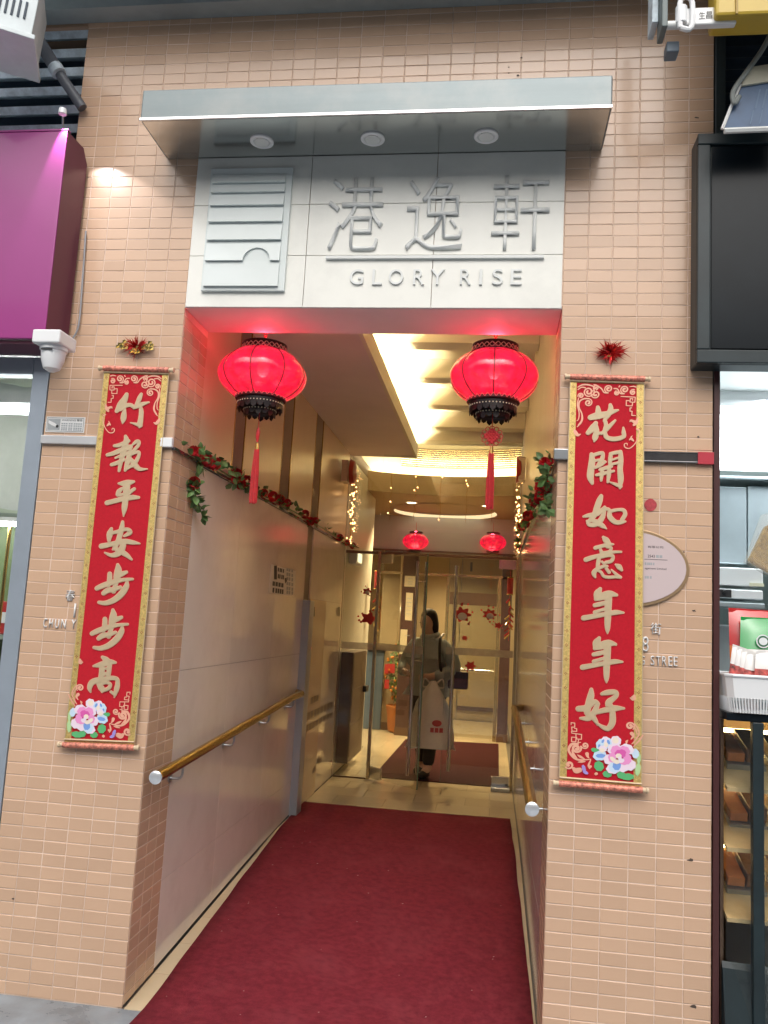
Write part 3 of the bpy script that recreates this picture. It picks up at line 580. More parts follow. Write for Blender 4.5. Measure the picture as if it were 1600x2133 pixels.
pq = thing('oval_plaque', 'pale pink oval company plaque half hidden behind the red scroll', 'plaque', (0.528, 0, 1.71))
PLQ = mat('pale_pink_enamel', (0.58, 0.47, 0.47), 0.3, coat=0.3); RIM = mat('worn_gold_rim', (0.45, 0.30, 0.17), 0.35, metal=0.6)
el = lambda rx, rz, y: [(0.528+rx*math.cos(2*math.pi*t/48), y, 1.864+rz*math.sin(2*math.pi*t/48)) for t in range(48)]
MB().poly(el(0.240, 0.158, -0.010), (0, 0.009, 0)).build('rim', RIM, pq, bevel=0.003)
MB().poly(el(0.226, 0.145, -0.0125), (0, 0.003, 0)).build('plate', PLQ, pq)
for s_, a, b, z0, z1 in (('有限公司', 0.605, 0.665, 1.944, 1.953), ('2543', 0.606, 0.633, 1.906, 1.917), ('■■', 0.638, 0.662, 1.906, 1.917), ('■ ■■■ ■', 0.596, 0.632, 1.876, 1.886), ('agement Limited', 0.596, 0.678, 1.857, 1.867), ('■■ ■', 0.596, 0.622, 1.822, 1.832)):
    tag(text_obj('letter_line', s_, a, b, z0, z1, -0.0129, INK if '■' not in s_ else GREYP, pq), kind='stuff')
MB().box(0.594, 0.682, -0.0132, -0.0126, 1.898, 1.8995).build('print_rule', INK, pq)
place(pq)
m = MB(); c = onY(1355, 1052, 0)
m.poly([(c.x+0.022*math.cos(t*math.pi/12)*(1+0.12*math.cos(2*t*math.pi/12)), -0.0025, c.z+0.026*math.sin(t*math.pi/12)) for t in range(24)], (0, 0.002, 0))
tag(m.build('red_sticker', mat('faded_red_sticker', (0.42, 0.05, 0.06), 0.4, var=0.3, scale=60)), 'small faded red round sticker above the oval plaque', 'sticker')
AD = mat('brushed_letter_metal', (0.74, 0.73, 0.72), 0.4)
ad1 = thing('address_lettering', 'thin silver street name letters CHUN Y left of the red scroll', 'lettering', (-1.85, 0, 1.48))
for s_, x0_, x1_, y0_, y1_ in (('春', 137, 158, 1229, 1251), ('1', 154, 160, 1257, 1286), ('C', 91, 100, 1288, 1307), ('H', 103, 112, 1289, 1307), ('U', 115, 125, 1290, 1308), ('N', 128, 139, 1290, 1308), ('Y', 149, 160, 1291, 1309)):
    p, q = onY(x0_, y1_, 0), onY(x1_, y0_, 0); text_obj('letter', s_, p.x, q.x, p.z, q.z, -0.0005, AD, ad1, extrude=0.006, offset=-0.004)
ad1['label'] = 'thin silver street name letters on tiles below the warning sticker'; place(ad1)
ad2 = thing('address_lettering', 'thin silver street number and letters below the oval plaque', 'lettering', (0.66, 0, 1.48))
for s_, x0_, x1_, y0_, y1_ in (('街', 1355, 1377, 1298, 1321), ('8', 1337, 1351, 1326, 1357), ('G', 1331, 1343, 1366, 1384), ('S', 1355, 1363, 1366, 1385), ('T', 1366, 1376, 1367, 1386), ('R', 1379, 1388, 1367, 1386), ('E', 1392, 1400, 1367, 1387), ('E', 1403, 1411, 1368, 1387)):
    p, q = onY(x0_, y1_, 0), onY(x1_, y0_, 0); text_obj('letter', s_, p.x, q.x, p.z, q.z, -0.0005, AD, ad2, extrude=0.006, offset=-0.004)
place(ad2)
# ================================================================== passage: floor, walls, ceiling
def fz(y): return 0.0 if y < 0 else 0.15*min(y, 2.4)/2.4
YG = 4.38           # glass screen
# floor slabs (two rows of long cream stones), ramp then level
fl = tag(bpy.data.objects.new('passage_floor', None), 'cream stone floor ramping up through the passage', kind='structure'); C.objects.link(fl)
bed = MB()
ys = [0, 0.6, 1.2, 1.8, 2.4, 4.4, 10.5]
for a, b in zip(ys, ys[1:]):
    bed.quad((-3.5 if a > 4 else -1.42, a, fz(a)-0.006), (1.2, a, fz(a)-0.006), (1.2, b, fz(b)-0.006), (-3.5 if a > 4 else -1.42, b, fz(b)-0.006))
bed.build('screed', mat('dark_joint', (0.12, 0.10, 0.08), 0.8), fl)
xs_ = [-1.405, -1.0, -0.58, -0.16, 0.24]
y = 0.0; k = 0
while y < 9.6:
    st = 0.30 if y < 5 else 0.6
    xx = list(xs_)
    if y > 6.0: xx = [-3.4, -2.7, -2.0]+xx
    if k % 2: xx = [xx[0]]+[q+0.2 for q in xx[:-1] if q+0.2 < xx[-1]-0.05]+[xx[-1]]
    for a, b in zip(xx, xx[1:]):
        y2 = min(y+st, 9.65); g = 0.0012
        MB().add([(a+g,y+g,fz(y)),(b-g,y+g,fz(y)),(b-g,y2-g,fz(y2)),(a+g,y2-g,fz(y2)),(a+g,y+g,fz(y)-0.005),(b-g,y+g,fz(y)-0.005),(b-g,y2-g,fz(y2)-0.005),(a+g,y2-g,fz(y2)-0.005)],
                 [(0,1,2,3),(0,4,5,1),(1,5,6,2),(2,6,7,3),(3,7,4,0)]).build('floor_slab', MARBLE, fl)
    y += st; k += 1
# carpet runner
cp = MB(); NX, NY = 14, 60; V = []
for j in range(NY+1):
    y = -0.42+(3.22+0.42)*j/NY; t = max(0, y)/3.2
    xl, xr = -1.322-0.085*t+0.006*noise.noise(Vector((0, y*2.5, 3))), 0.232-0.035*t+0.006*noise.noise(Vector((5, y*2.5, 3)))
    for i in range(NX+1):
        x = xl+(xr-xl)*i/NX
        V.append((x, y+0.02*math.sin(x*2.1)*(j == NY), fz(y)+0.009+0.0025*noise.noise(Vector((x*3, y*3, 0)))))
F = [(j*(NX+1)+i, j*(NX+1)+i+1, (j+1)*(NX+1)+i+1, (j+1)*(NX+1)+i) for j in range(NY) for i in range(NX)]
cp.add(V, F)
o = cp.build('red_carpet', CARPET, None, True); sm = o.modifiers.new('thickness', 'SOLIDIFY'); sm.thickness = 0.008; sm.offset = -1
tag(o, 'long maroon carpet runner covering the ramp of the passage', 'carpet')
lint = MB(); rnd = random.Random(9)
for k in range(38):
    y = 2.6*rnd.random()**1.6-0.1; x = rnd.uniform(-1.28, 0.18); s_ = rnd.uniform(0.002, 0.006); z = fz(y)+0.013
    lint.add([(x-s_, y, z), (x, y-s_*0.5, z), (x+s_*1.3, y+s_*0.3, z+0.001), (x, y+s_, z)], [(0,1,2,3)])
tag(lint.build('lint_specks', mat('pale_lint', (0.45, 0.33, 0.33), 0.9), o), kind='stuff')
# left wall
lw = thing('passage_wall', 'polished beige stone wall carrying the brass handrail and notice', 'wall', (XL, 1.5, 0))
MB().box(-1.60, XL-0.010, 0.311, YG+1.85, -0.05, 3.30).build('wall_core', mat('wall_core', (0.25, 0.20, 0.17), 0.8), lw)
def slab(y0, y1, z0a, z0b, z1, x=XL-0.001, th=0.009, m=WALLSTONE, nm='stone_panel', par=lw):
    g = 0.001
    return MB().add([(x,y0+g,z0a),(x,y1-g,z0b),(x,y1-g,z1),(x,y0+g,z1),(x-th,y0+g,z0a),(x-th,y1-g,z0b),(x-th,y1-g,z1),(x-th,y0+g,z1)],
        [(0,1,2,3),(0,4,5,1),(1,5,6,2),(2,6,7,3),(3,7,4,0)]).build(nm, m, par)
yb = [0.312, 1.05, 1.90, 2.74]
for a, b in zip(yb, yb[1:]):
    slab(a, b, fz(a)+0.012, fz(b)+0.012, 0.40-0.001+0.0)
    slab(a, b, 0.401, 0.401, 1.32); slab(a, b, 1.322, 1.322, 2.285)
MB().add([(XL+0.001,0.0,0.001),(XL+0.001,2.74,0.151),(XL+0.001,2.74,0.160),(XL+0.001,0.0,0.010),(XL-0.02,0.0,0.001),(XL-0.02,2.74,0.151),(XL-0.02,2.74,0.160),(XL-0.02,0.0,0.010)], [(0,1,2,3),(3,2,6,7),(0,4,5,1)]).build('dark_base_joint', INK, lw)
# ledge strip at garland height
MB().box(XL-0.004, XL+0.012, 0.0, YG-0.02, 2.288, 2.302).build('ledge_strip', MIRS, lw)
# upper panelling: cream boards, mirror and bronze strips
up = [(0.312, 0.826, 'c'), (0.826, 1.027, 'm'), (1.027, 1.835, 'c'), (1.835, 2.096, 'd'), (2.096, 2.814, 'c'), (2.814, 3.086, 'd'), (3.086, 4.36, 'c')]
for a, b, t in up:
    mm = {'c': WALLUP, 'm': GOLDMIR, 'd': BRONZE}[t]
    MB().box(XL-0.02, XL-(0.006 if t == 'c' else 0.012), a+0.001, b-0.001, 2.304, 3.188).build({'c': 'cream_board', 'm': 'mirror_strip', 'd': 'bronze_strip'}[t], mm, lw)
    if t != 'c':
        for q in (a+0.004, b-0.004): MB().box(XL-0.02, XL-0.004, q-0.004, q+0.004, 2.304, 3.188).build('edge_trim', BRASS, lw)
# panels past the post
slab(2.955, 3.60, 0.152, 0.152, 1.735, x=XL+0.006, th=0.016, m=WALLUP, nm='access_panel'); slab(3.60, 4.37, 0.152, 0.152, 1.735)
slab(2.955, 4.37, 1.738, 1.738, 2.285)
slab(4.40, 6.2, 0.152, 0.152, 3.15, m=mat('white_lobby_panel', (0.66, 0.62, 0.52), 0.3, var=0.03), nm='lobby_panel')
place(lw)
POSTM = mat('satin_post_steel', (0.40, 0.43, 0.47), 0.3, metal=0.35, var=0.06, scale=3)
# steel post at the wall
ps = thing('steel_post', 'grey steel post standing against the beige passage wall', 'post', (-1.38, 2.85, 0.15))
MB().box(XL-0.005, XL+0.055, 2.735, 2.885, 0.15, 1.72).build('post_face', POSTM, ps, bevel=0.003)
MB().box(XL-0.004, XL+0.040, 2.888, 2.953, 0.15, 1.715).build('post_channel', BRONZE, ps, bevel=0.002)
MB().lathe([(0.001,0.006),(0.012,0.005),(0.014,0)], (XL+0.043, 2.91, 1.36), 14, axis='x').build('red_button', mat('red_button', (0.6,0.03,0.03), 0.3, emit=(1,0.05,0.05), estr=0.6), ps, True)
place(ps)
# right wall
rw = thing('passage_wall', 'narrow glimpse of polished stone wall behind the right handrail', 'wall', (XR, 1.5, 0))
MB().box(XR+0.010, XR+0.2, 0.311, 5.6, -0.05, 3.75).build('wall_core', bpy.data.materials['wall_core'], rw)
for a, b in zip(yb+[3.6], (yb+[3.6, 4.37])[1:]):
    g = 0.001
    for z0a, z0b, z1 in ((fz(a)+0.01, fz(b)+0.01, 0.40), (0.402, 0.402, 1.32), (1.322, 1.322, 2.285)):
        MB().add([(XR+0.001,a+g,z0a),(XR+0.001,b-g,z0b),(XR+0.001,b-g,z1),(XR+0.001,a+g,z1),(XR+0.011,a+g,z0a),(XR+0.011,b-g,z0b),(XR+0.011,b-g,z1),(XR+0.011,a+g,z1)], [(0,1,2,3),(0,4,5,1),(1,5,6,2),(2,6,7,3),(3,7,4,0)]).build('stone_panel', WALLSTONE, rw)
MB().box(XR-0.012, XR+0.004, 0.0, YG-0.02, 2.288, 2.302).build('ledge_strip', MIRS, rw)
for a, b in ((0.312, 1.3), (1.3, 2.4), (2.4, 3.5), (3.5, 4.36)): MB().box(XR+0.004, XR+0.02, a+0.001, b-0.001, 2.304, 3.70).build('cream_board', WALLUP, rw)
rw['label'] = 'polished stone wall opposite the wall with the black and white notice'; place(rw)
# ceiling: dropped bulkhead with lip, lit coffers
ce = tag(bpy.data.objects.new('passage_ceiling', None), 'dropped plaster ceiling beside lit cream coffers', kind='structure'); C.objects.link(ce)
MB().box(-1.62, -0.80, 0.312, 4.50, 3.19, 3.25).build('bulkhead', PLASTER, ce)
MB().box(-0.80, -0.775, 0.312, 4.50, 3.186, 3.315).build('bulkhead_lip', COVE, ce)
MB().box(-1.62, 0.45, 0.311, 5.55, 3.62, 3.70).build('coffer_slab', COVE, ce)
MB().box(-1.62, -1.40, 0.312, 4.50, 3.25, 3.62).build('cove_back', COVE, ce)
for y in (1.15, 1.95, 2.75, 3.55, 4.35):
    MB().add([(-0.98,y,3.619),(0.245,y,3.619),(0.245,y,3.47),(-0.80,y,3.47),(-0.98,y+0.16,3.619),(0.245,y+0.16,3.619),(0.245,y+0.16,3.47),(-0.80,y+0.16,3.47)], [(0,1,2,3),(4,7,6,5),(3,2,6,7),(0,3,7,4)]).build('coffer_beam', COVE, ce)
MB().box(-1.2, 0.245, 4.62, 4.66, 3.36, 3.62).build('door_head_beam', COVE, ce)
LED = mat('cove_led', (1, 0.9, 0.6), 0.5, emit=(1.0, 0.81, 0.48), estr=290)
for k in range(5):
    y0 = 0.45+k*0.82
    t = tag(MB().box(-0.865, -0.845, y0, y0+0.70, 3.252, 3.272).build('cove_light', LED), 'warm strip light hidden on top of the dropped ceiling', 'light', 'warm cove strip lights')
# small ceiling fittings
d = MB().lathe([(0.04,0),(0.04,-0.006),(0.02,-0.012),(0.012,-0.03),(0.022,-0.034),(0.001,-0.036)], (-0.42, 3.98, 3.618), 16).build('sprinkler_head', STEEL_TRIM, None, True); tag(d, 'small round metal sprinkler head on the lit cream ceiling', 'sprinkler')
d = MB().box(-0.62, -0.50, 3.02, 3.10, 3.612, 3.6195).build('ceiling_label', mat('brown_label', (0.30, 0.14, 0.06), 0.5)); tag(d, 'small brown rectangular plate on the lit coffered ceiling', 'plate')
# ================================================================== handrails
def handrail(label, sx, wx, y1, bys):
    """sx: rail axis x, wx wall x"""
    r = thing('handrail', label, 'handrail', (sx, 0, 0.9), 'brass handrails along the ramp')
    P = [(sx, 0.0, 0.905), (sx, 2.3, 1.035), (sx, 2.62, 1.040), (sx+(wx-sx)*0.8, 2.70, 1.040)]
    MB().tube(P, 0.024, 16).build('rail', BRASS, r, True)
    MB().lathe([(0.0245,-0.003),(0.0275,-0.005),(0.0275,-0.012),(0.020,-0.016),(0.001,-0.018)], (sx, 0, 0.905), 20, axis='y').build('end_cap', mat('chrome_cap', (0.8,0.82,0.85), 0.25, metal=0.7) if 'chrome_cap' not in bpy.data.materials else bpy.data.materials['chrome_cap'], r, True)
    for y in bys:
        z = 0.905+0.13*y/2.3
        b = MB().tube(catmull([(sx, y, z-0.02), (sx, y, z-0.055), (sx+(wx-sx)*0.25, y, z-0.075), (wx, y, z-0.075)], 5), 0.006, 8).build('bracket', STEEL, r, True)
        MB().lathe([(0.001,0.0),(0.022,0.0),(0.022,0.004),(0.001,0.0045)], (wx, y, z-0.075), 14, axis='x').build('wall_plate', STEEL, b, True)
    return place(r)
handrail('brass handrail with silver end cap below the black and white notice', -1.352, XL, 2.7, (0.30, 1.05, 1.75, 2.4))
handrail('brass handrail seen end on along the stone wall opposite the notice', 0.184, XR, 2.7, (0.30, 1.05, 1.75, 2.4))
# ================================================================== notice and panel lettering (flat, on the wall plane)
def wall_text(name, s, px0, py0, px1, py1, X, m, parent):
    """writing on the left wall: the rectangle's photo corners fix its place on the plane x = X"""
    a, b, c, d_ = onX(px0, py0, X), onX(px1, py0, X), onX(px1, py1, X), onX(px0, py1, X)
    y0, y1, z1, z0 = a.y, b.y, (a.z+b.z)/2, (c.z+d_.z)/2
    return tag(text_obj(name, s, 0, 1, 0, 1, 0, m, parent, M=lambda u, w: Vector((X, y0+(y1-y0)*u, z0+(z1-z0)*w))), kind='stuff')
nt_ = thing('wall_notice', 'white notice sheet with black printing on the beige stone wall', 'notice', (XL, 2.1, 1.75))
a = onX(564, 1178, XL); b = onX(613, 1240, XL)
MB().box(XL-0.001, XL+0.0012, a.y, b.y, b.z-0.01, a.z+0.01).build('sheet', mat('notice_film', (0.72, 0.68, 0.62), 0.4), nt_)
XN = XL+0.0018
p = [onX(x, y, XN) for x, y in ((571, 1178), (577, 1178), (577, 1207), (571, 1207))]
MB().add(p, [(0,1,2,3)]).build('printed_bar', INK, nt_)
wall_text('printed_line', '■ ■■ ■', 579, 1184, 592, 1192, XN, INK, nt_); wall_text('printed_line', '■■ ■■', 579, 1197, 592, 1206, XN, INK, nt_)
wall_text('printed_line', '■■■■', 568, 1213, 591, 1222, XN, INK, nt_); wall_text('printed_line', '■ ■■■■', 568, 1226, 591, 1236, XN, INK, nt_)
for yy in (1187, 1197, 1206, 1216, 1226, 1234): wall_text('printed_line', '■■ ■', 597, yy-3, 611, yy+4, XN, bpy.data.materials['grey_print'], nt_)
p = [onX(x, y, XN) for x, y in ((593, 1204), (600, 1204), (597, 1212), (594, 1216))]
MB().add(p, [(0,1,2,3)]).build('printed_mark', INK, nt_)
place(nt_)
pl = thing('door_lettering', 'dark lettering stuck on the cream access panel behind the post', 'lettering', (XL, 3.3, 0.9))
XP = XL+0.0085
wall_text('letter_line', '■■■', 648, 1450, 664, 1463, XP, BRONZE, pl); wall_text('letter_line', '■■ ■■ ■ ■ ■ ■', 642, 1472, 692, 1486, XP, BRONZE, pl); wall_text('letter_line', '■■■■ ■ ■ ■ ■', 638, 1496, 692, 1508, XP, BRONZE, pl)
for x0_, y0_, s_ in ((652, 1603, 9), (664, 1583, 10)):
    p = [onX(x, y, XP) for x, y in ((x0_, y0_), (x0_+s_*.6, y0_-s_), (x0_+s_*.7, y0_+s_*.4), (x0_-2, y0_+s_))]; MB().add(p, [(0,1,2,3)]).build('paint_scuff', BRONZE, pl)
for x0_ in (653, 705):
    p = [onX(x, y, XP) for x, y in ((x0_, 1264), (x0_+3, 1264), (x0_+3, 1284), (x0_, 1284))]; MB().add(p, [(0,1,2,3)]).build('hinge_mark', INK, pl)
place(pl)
# ================================================================== lanterns
LSH = translucent_mat('lantern_shade_red', (0.55, 0.004, 0.03), (1.0, 0.012, 0.06), 0.66, alpha=0.90)
LFR = mat('lantern_rib', (0.10, 0.006, 0.01), 0.5)
def lantern(label, c, rad, grp, tassel=True, knot=False, far=False, power=2.6):
    x, y, z = c; s = rad/0.21
    L = thing('red_lantern', label, 'lantern', c, grp)
    n = 8; prof = []
    for i in range(17):
        t = -1+2*i/16; zz_ = t*0.113*s; rr = (0.115+0.095*math.cos(t*math.pi/2)**0.75)*s; prof.append((rr, zz_))
    m = MB(); seg = 64; V = []
    for r_, z_ in prof:
        for j in range(seg):
            th = 2*math.pi*j/seg; ph = (j % (seg//n))/(seg/n); rr = r_*(0.965+0.035*math.sin(ph*math.pi)+0.012*math.sin(ph*math.pi)); V.append((rr*math.cos(th), rr*math.sin(th), z_))
    F = [(i*seg+j, i*seg+(j+1) % seg, (i+1)*seg+(j+1) % seg, (i+1)*seg+j) for i in range(len(prof)-1) for j in range(seg)]
    m.add(V, F); m.build('shade', LSH, L, True)
    for k in range(n):
        th = 2*math.pi*k/n; MB().tube([(r_*0.972*math.cos(th), r_*0.972*math.sin(th), z_) for r_, z_ in prof], 0.0023*s, 6).build('rib', LFR, L, True)
    if far:
        MB().lathe([(0.10*s,0.13*s),(0.105*s,0.15*s),(0.09*s,0.16*s)], n=20).build('top_collar', LACQ, L, True); MB().lathe([(0.10*s,-0.13*s),(0.105*s,-0.15*s),(0.06*s,-0.18*s)], n=20).build('bottom_collar', LACQ, L, True)
        MB().tube([(0,0,0.15*s),(0,0,0.30*s)], 0.003, 6).build('hanging_cord', SILK, L); return L
    def collar(name, z0, z1, r0, r1, mm, fringe=False):
        b_ = MB().lathe([(r0, z1), (r0+0.004, z1+0.004), (r0+0.004, z1-0.006), (r0, z1-0.008)], n=32).lathe([(r1, z0), (r1+0.004, z0), (r1+0.004, z0+0.006), (r1, z0+0.008)], n=32)
        o_ = b_.build(name, LACQ, L, True)
        w_ = MB(); k = 26; h = z1-z0
        for i in range(k):
            for d_ in (1, -1):
                a0, a1 = 2*math.pi*i/k, 2*math.pi*(i+d_*1.0)/k
                w_.tube([(r0*math.cos(a0), r0*math.sin(a0), z1-0.006), ((r0+r1)/2*math.cos((a0+a1)/2), (r0+r1)/2*math.sin((a0+a1)/2), (z0+z1)/2), (r1*math.cos(a1), r1*math.sin(a1), z0+0.006)], 0.0022, 5)
        w_.build('filigree', mm, o_, True)
        return o_
    collar('top_collar', 0.106, 0.146, 0.105, 0.112, CREAMW)
    MB().lathe([(0.118, -0.108), (0.121, -0.111), (0.121, -0.120), (0.118, -0.123)], n=32).build('lower_ring', LFR, L, True)
    w_ = MB()
    for i in range(30):
        for d_ in (1, -1):
            a0, a1 = 2*math.pi*i/30, 2*math.pi*(i+d_)/30; w_.tube([(0.130*math.cos(a0), 0.130*math.sin(a0), -0.088), (0.120*math.cos(a1), 0.120*math.sin(a1), -0.118)], 0.002, 5)
    w_.build('lattice_band', mat('lit_lattice', (0.5, 0.08, 0.08), 0.4, emit=(1, 0.10, 0.12), estr=0.35) if 'lit_lattice' not in bpy.data.materials else bpy.data.materials['lit_lattice'], L)
    for nm, r_, z0, z1 in (('lower_collar', 0.106, -0.156, -0.120), ('bottom_collar', 0.074, -0.184, -0.154)):
        cl = MB().lathe([(r_, z1), (r_+0.003, z1), (r_+0.003, z0), (r_, z0), (r_-0.004, z0+0.01)], n=32).build(nm, LACQ, L, True)
        g = MB(); k = 22 if r_ > 0.1 else 16
        for i in range(k):
            th = 2*math.pi*(i+0.5)/k; w2 = 2.2*math.pi*r_/k/2*0.8; cx, cy = r_*math.cos(th), r_*math.sin(th); tx, ty = -math.sin(th), math.cos(th)
            dp = 0.016 if i % 2 else 0.024
            g.poly([(cx+tx*w2, cy+ty*w2, z0+0.002), (cx+tx*w2, cy+ty*w2, z0-dp*0.5), (cx, cy, z0-dp), (cx-tx*w2, cy-ty*w2, z0-dp*0.5), (cx-tx*w2, cy-ty*w2, z0+0.002)], (0.002*math.cos(th), 0.002*math.sin(th), 0))
        g.build('fringe', LACQ, cl)
        g = MB()
        for i in range(k*2):
            th = math.pi*i/k; g.ball((( r_+0.003)*math.cos(th), (r_+0.003)*math.sin(th), (z0+z1)/2-0.004), 0.0034, 6)
        g.build('bead_row', CREAMW, cl, True)
    # cross bars, bulb, chain
    MB().tube([(-0.105,0,0.130),(0.105,0,0.130)], 0.003, 6).tube([(0,-0.105,0.130),(0,0.105,0.130)], 0.003, 6).build('cross_bar', LACQ, L)
    MB().ball((0,0,0.03), 0.03, 12, 1.3).build('bulb', mat('lit_bulb', (1,0.3,0.3), 0.5, emit=(1,0.12,0.12), estr=1.5) if 'lit_bulb' not in bpy.data.materials else bpy.data.materials['lit_bulb'], L, True)
    top = ZL-z-0.002
    zc = 0.132; k = 0
    while zc < top-0.004:
        e = Vector((0.007, 0, 0)) if k % 2 else Vector((0, 0.007, 0))
        MB().tube([Vector((0,0,zc+0.011))+e*math.cos(t*math.pi/6)+Vector((0,0,0.013))*math.sin(t*math.pi/6) for t in range(13)], 0.0018, 6, False).build('chain_link', SILK, L, True)
        zc += 0.020; k += 1
    # tassel
    tz = -0.23
    if knot:
        kn = MB()
        for i in range(5):
            for j in range(5):
                q = Vector(((i-j)*0.0075, -0.002*((i+j) % 2), -0.275-(i+j)*0.0075+0.030)); kn.ball(q, 0.0080, 7)
        for a_ in range(12):
            th = 2*math.pi*a_/12; c0 = Vector((0, 0, -0.275)); q = c0+Vector((0.040*math.cos(th), 0, 0.038*math.sin(th))); kn.tube([q+Vector((0.010*math.cos(t*math.pi/4), 0, 0.010*math.sin(t*math.pi/4))) for t in range(9)], 0.0022, 5, False)
        kn.build('chinese_knot', SILK, L, True); tz = -0.325
        MB().tube([(0,0,-0.13),(0,0,-0.24)], 0.002, 6).build('cord', SILK, L)
    else:
        MB().tube([(0,0,-0.13),(0,0,-0.26)], 0.002, 6).build('cord', SILK, L)
        MB().tube([(0,0,-0.255),(0.001,0,-0.275),(-0.001,0,-0.30),(0,0,-0.325)], [0.004,0.010,0.009,0.005], 8).build('small_knot', SILK, L, True); tz = -0.33
    MB().tube([(0,0,tz),(0,0,tz-0.035)], [0.008,0.010], 12).build('tassel_cap', FOIL_G, L, True)
    ts = MB(); rnd = random.Random(int(x*1000))
    for i in range(60):
        th = rnd.uniform(0, 6.28); rr = 0.010*math.sqrt(rnd.random()); e = Vector((rr*math.cos(th)*1.6, rr*math.sin(th)*1.6, 0))
        sway = Vector((rnd.gauss(0, .003), rnd.gauss(0, .003), 0))
        ts.tube([Vector((rr*math.cos(th), rr*math.sin(th), tz-0.03)), e+sway*0.5+Vector((0,0,tz-0.14)), e+sway+Vector((0,0,tz-0.27-rnd.random()*0.02))], 0.0022, 4)
    ts.build('tassel', SILK, L)
    pl_ = bpy.data.lights.new('lantern_bulb_light', 'POINT'); pl_.energy = power; pl_.color = (1, 0.05, 0.09); pl_.shadow_soft_size = 0.03
    po = bpy.data.objects.new('lantern_bulb_light', pl_); C.objects.link(po); po.parent = L; po.location = (0, 0, 0.15)
    pl2 = bpy.data.lights.new('lantern_glow_light', 'POINT'); pl2.energy = power*2.4; pl2.color = (1, 0.10, 0.12); pl2.shadow_soft_size = 0.05
    po = bpy.data.objects.new('lantern_glow_light', pl2); C.objects.link(po); po.parent = L; po.location = (0, 0, -0.03)
    return L
GL = 'large red lanterns under the entrance soffit'
lantern('large lit red lantern with plain corded tassel above the beige wall', (-1.128, 0.322, 2.728), 0.21, GL)
lantern('large lit red lantern with a knotted rosette on its tassel', (-0.029, 0.322, 2.735), 0.205, GL, knot=True)
# ================================================================== rose garlands on the ledges
def rose(mb, c, r, rnd):
    for ring, (n, rr, tilt) in enumerate(((3, 0.25, 1.2), (5, 0.55, 0.9), (6, 0.85, 0.45))):
        for k in range(n):
            th = 2*math.pi*(k+0.5*ring)/n+rnd.uniform(-.2, .2); d = Vector((math.cos(th), -0.2, math.sin(th))); t = Vector((-math.sin(th), 0, math.cos(th)))
            o_ = c+d*r*rr*0.6; h = Vector((0, -1, 0))*r*tilt*0.6
            mb.add([o_-t*r*.25, o_+t*r*.25, o_+t*r*.45+h+d*r*.3, o_+h*1.25+d*r*.38, o_-t*r*.45+h+d*r*.3], [(0,1,2,3,4)])
def leaf(mb, c, d, L, rnd):
    d = d.normalized(); s = d.cross(Vector((rnd.gauss(0,1), rnd.gauss(0,1), rnd.gauss(0,1)))).normalized(); nrm = d.cross(s)
    P = [c, c+d*L*.35+s*L*.30+nrm*L*.06, c+d*L*.7+s*L*.22, c+d*L, c+d*L*.7-s*L*.22, c+d*L*.35-s*L*.30+nrm*L*.06, c+d*L*.5-nrm*L*.05]
    mb.add(P, [(0,1,6),(1,2,6),(2,3,6),(3,4,6),(4,5,6),(5,0,6)])
def garland(label, path, spray, sx, n=26, seed=3):
    g = thing('rose_garland', label, 'garland', path[0], 'artificial rose garlands on the ledges'); rnd = random.Random(seed)
    P = catmull([tuple(p) for p in path], 8); MB().tube(P, 0.004, 6).build('vine', LEAF, g)
    L = len(P)-1
    def at(t): i = min(int(t*L), L-1); f = t*L-i; return Vector(P[i]).lerp(Vector(P[i+1]), f)
    lv = MB()
    for k in range(n):
        c = at((k+rnd.random()*.6)/n)+Vector((sx*rnd.uniform(0.0, 0.03), rnd.gauss(0,.02), rnd.uniform(-.01,.03)))
        if rnd.random() < 0.62 or k < 2:
            m = MB(); rose(m, c, rnd.uniform(0.028, 0.04), rnd); m.build('rose', ROSE, g)
        for _ in range(4): leaf(lv, c+Vector((rnd.gauss(0,.012), rnd.gauss(0,.025), rnd.gauss(0,.015))), Vector((rnd.gauss(0,1)+sx, rnd.gauss(0,1)-.3, rnd.gauss(0,1))), rnd.uniform(0.03, 0.06), rnd)
    if spray:
        S = catmull([tuple(p) for p in spray], 6); MB().tube(S, 0.003, 5).build('hanging_stem', LEAF, g)
        for i in range(0, len(S)):
            for _ in range(2): leaf(lv, Vector(S[i]), Vector((rnd.gauss(0,1), -rnd.random(), rnd.gauss(-.4,.8))), rnd.uniform(0.035, 0.06), rnd)
        m = MB(); rose(m, Vector(S[len(S)//3]), 0.036, rnd); m.build('rose', ROSE, g)
    tag(lv.build('leaf_mass', LEAF, g), kind='stuff'); return place(g)
gp = [onX(x, y, XL+0.02) for x, y in ((400, 948), (430, 962), (475, 990), (520, 1018), (570, 1043), (620, 1070), (680, 1105), (735, 1140))]
garland('red rose garland trailing a hanging sprig above the notice', gp, [onX(x, y, XL+0.03) for x, y in ((425, 965), (410, 1000), (405, 1020), (412, 1045), (422, 1075))], 1, 30, 3)
gp = [onX(x, y, XR-0.02) for x, y in ((1146, 972), (1135, 1000), (1128, 1040), (1112, 1070), (1095, 1100), (1082, 1140))]
garland('short red rose garland on the ledge opposite the notice', gp, [onX(x, y, XR-0.03) for x, y in ((1143, 985), (1135, 1015), (1136, 1045), (1140, 1062))], -1, 26, 5)
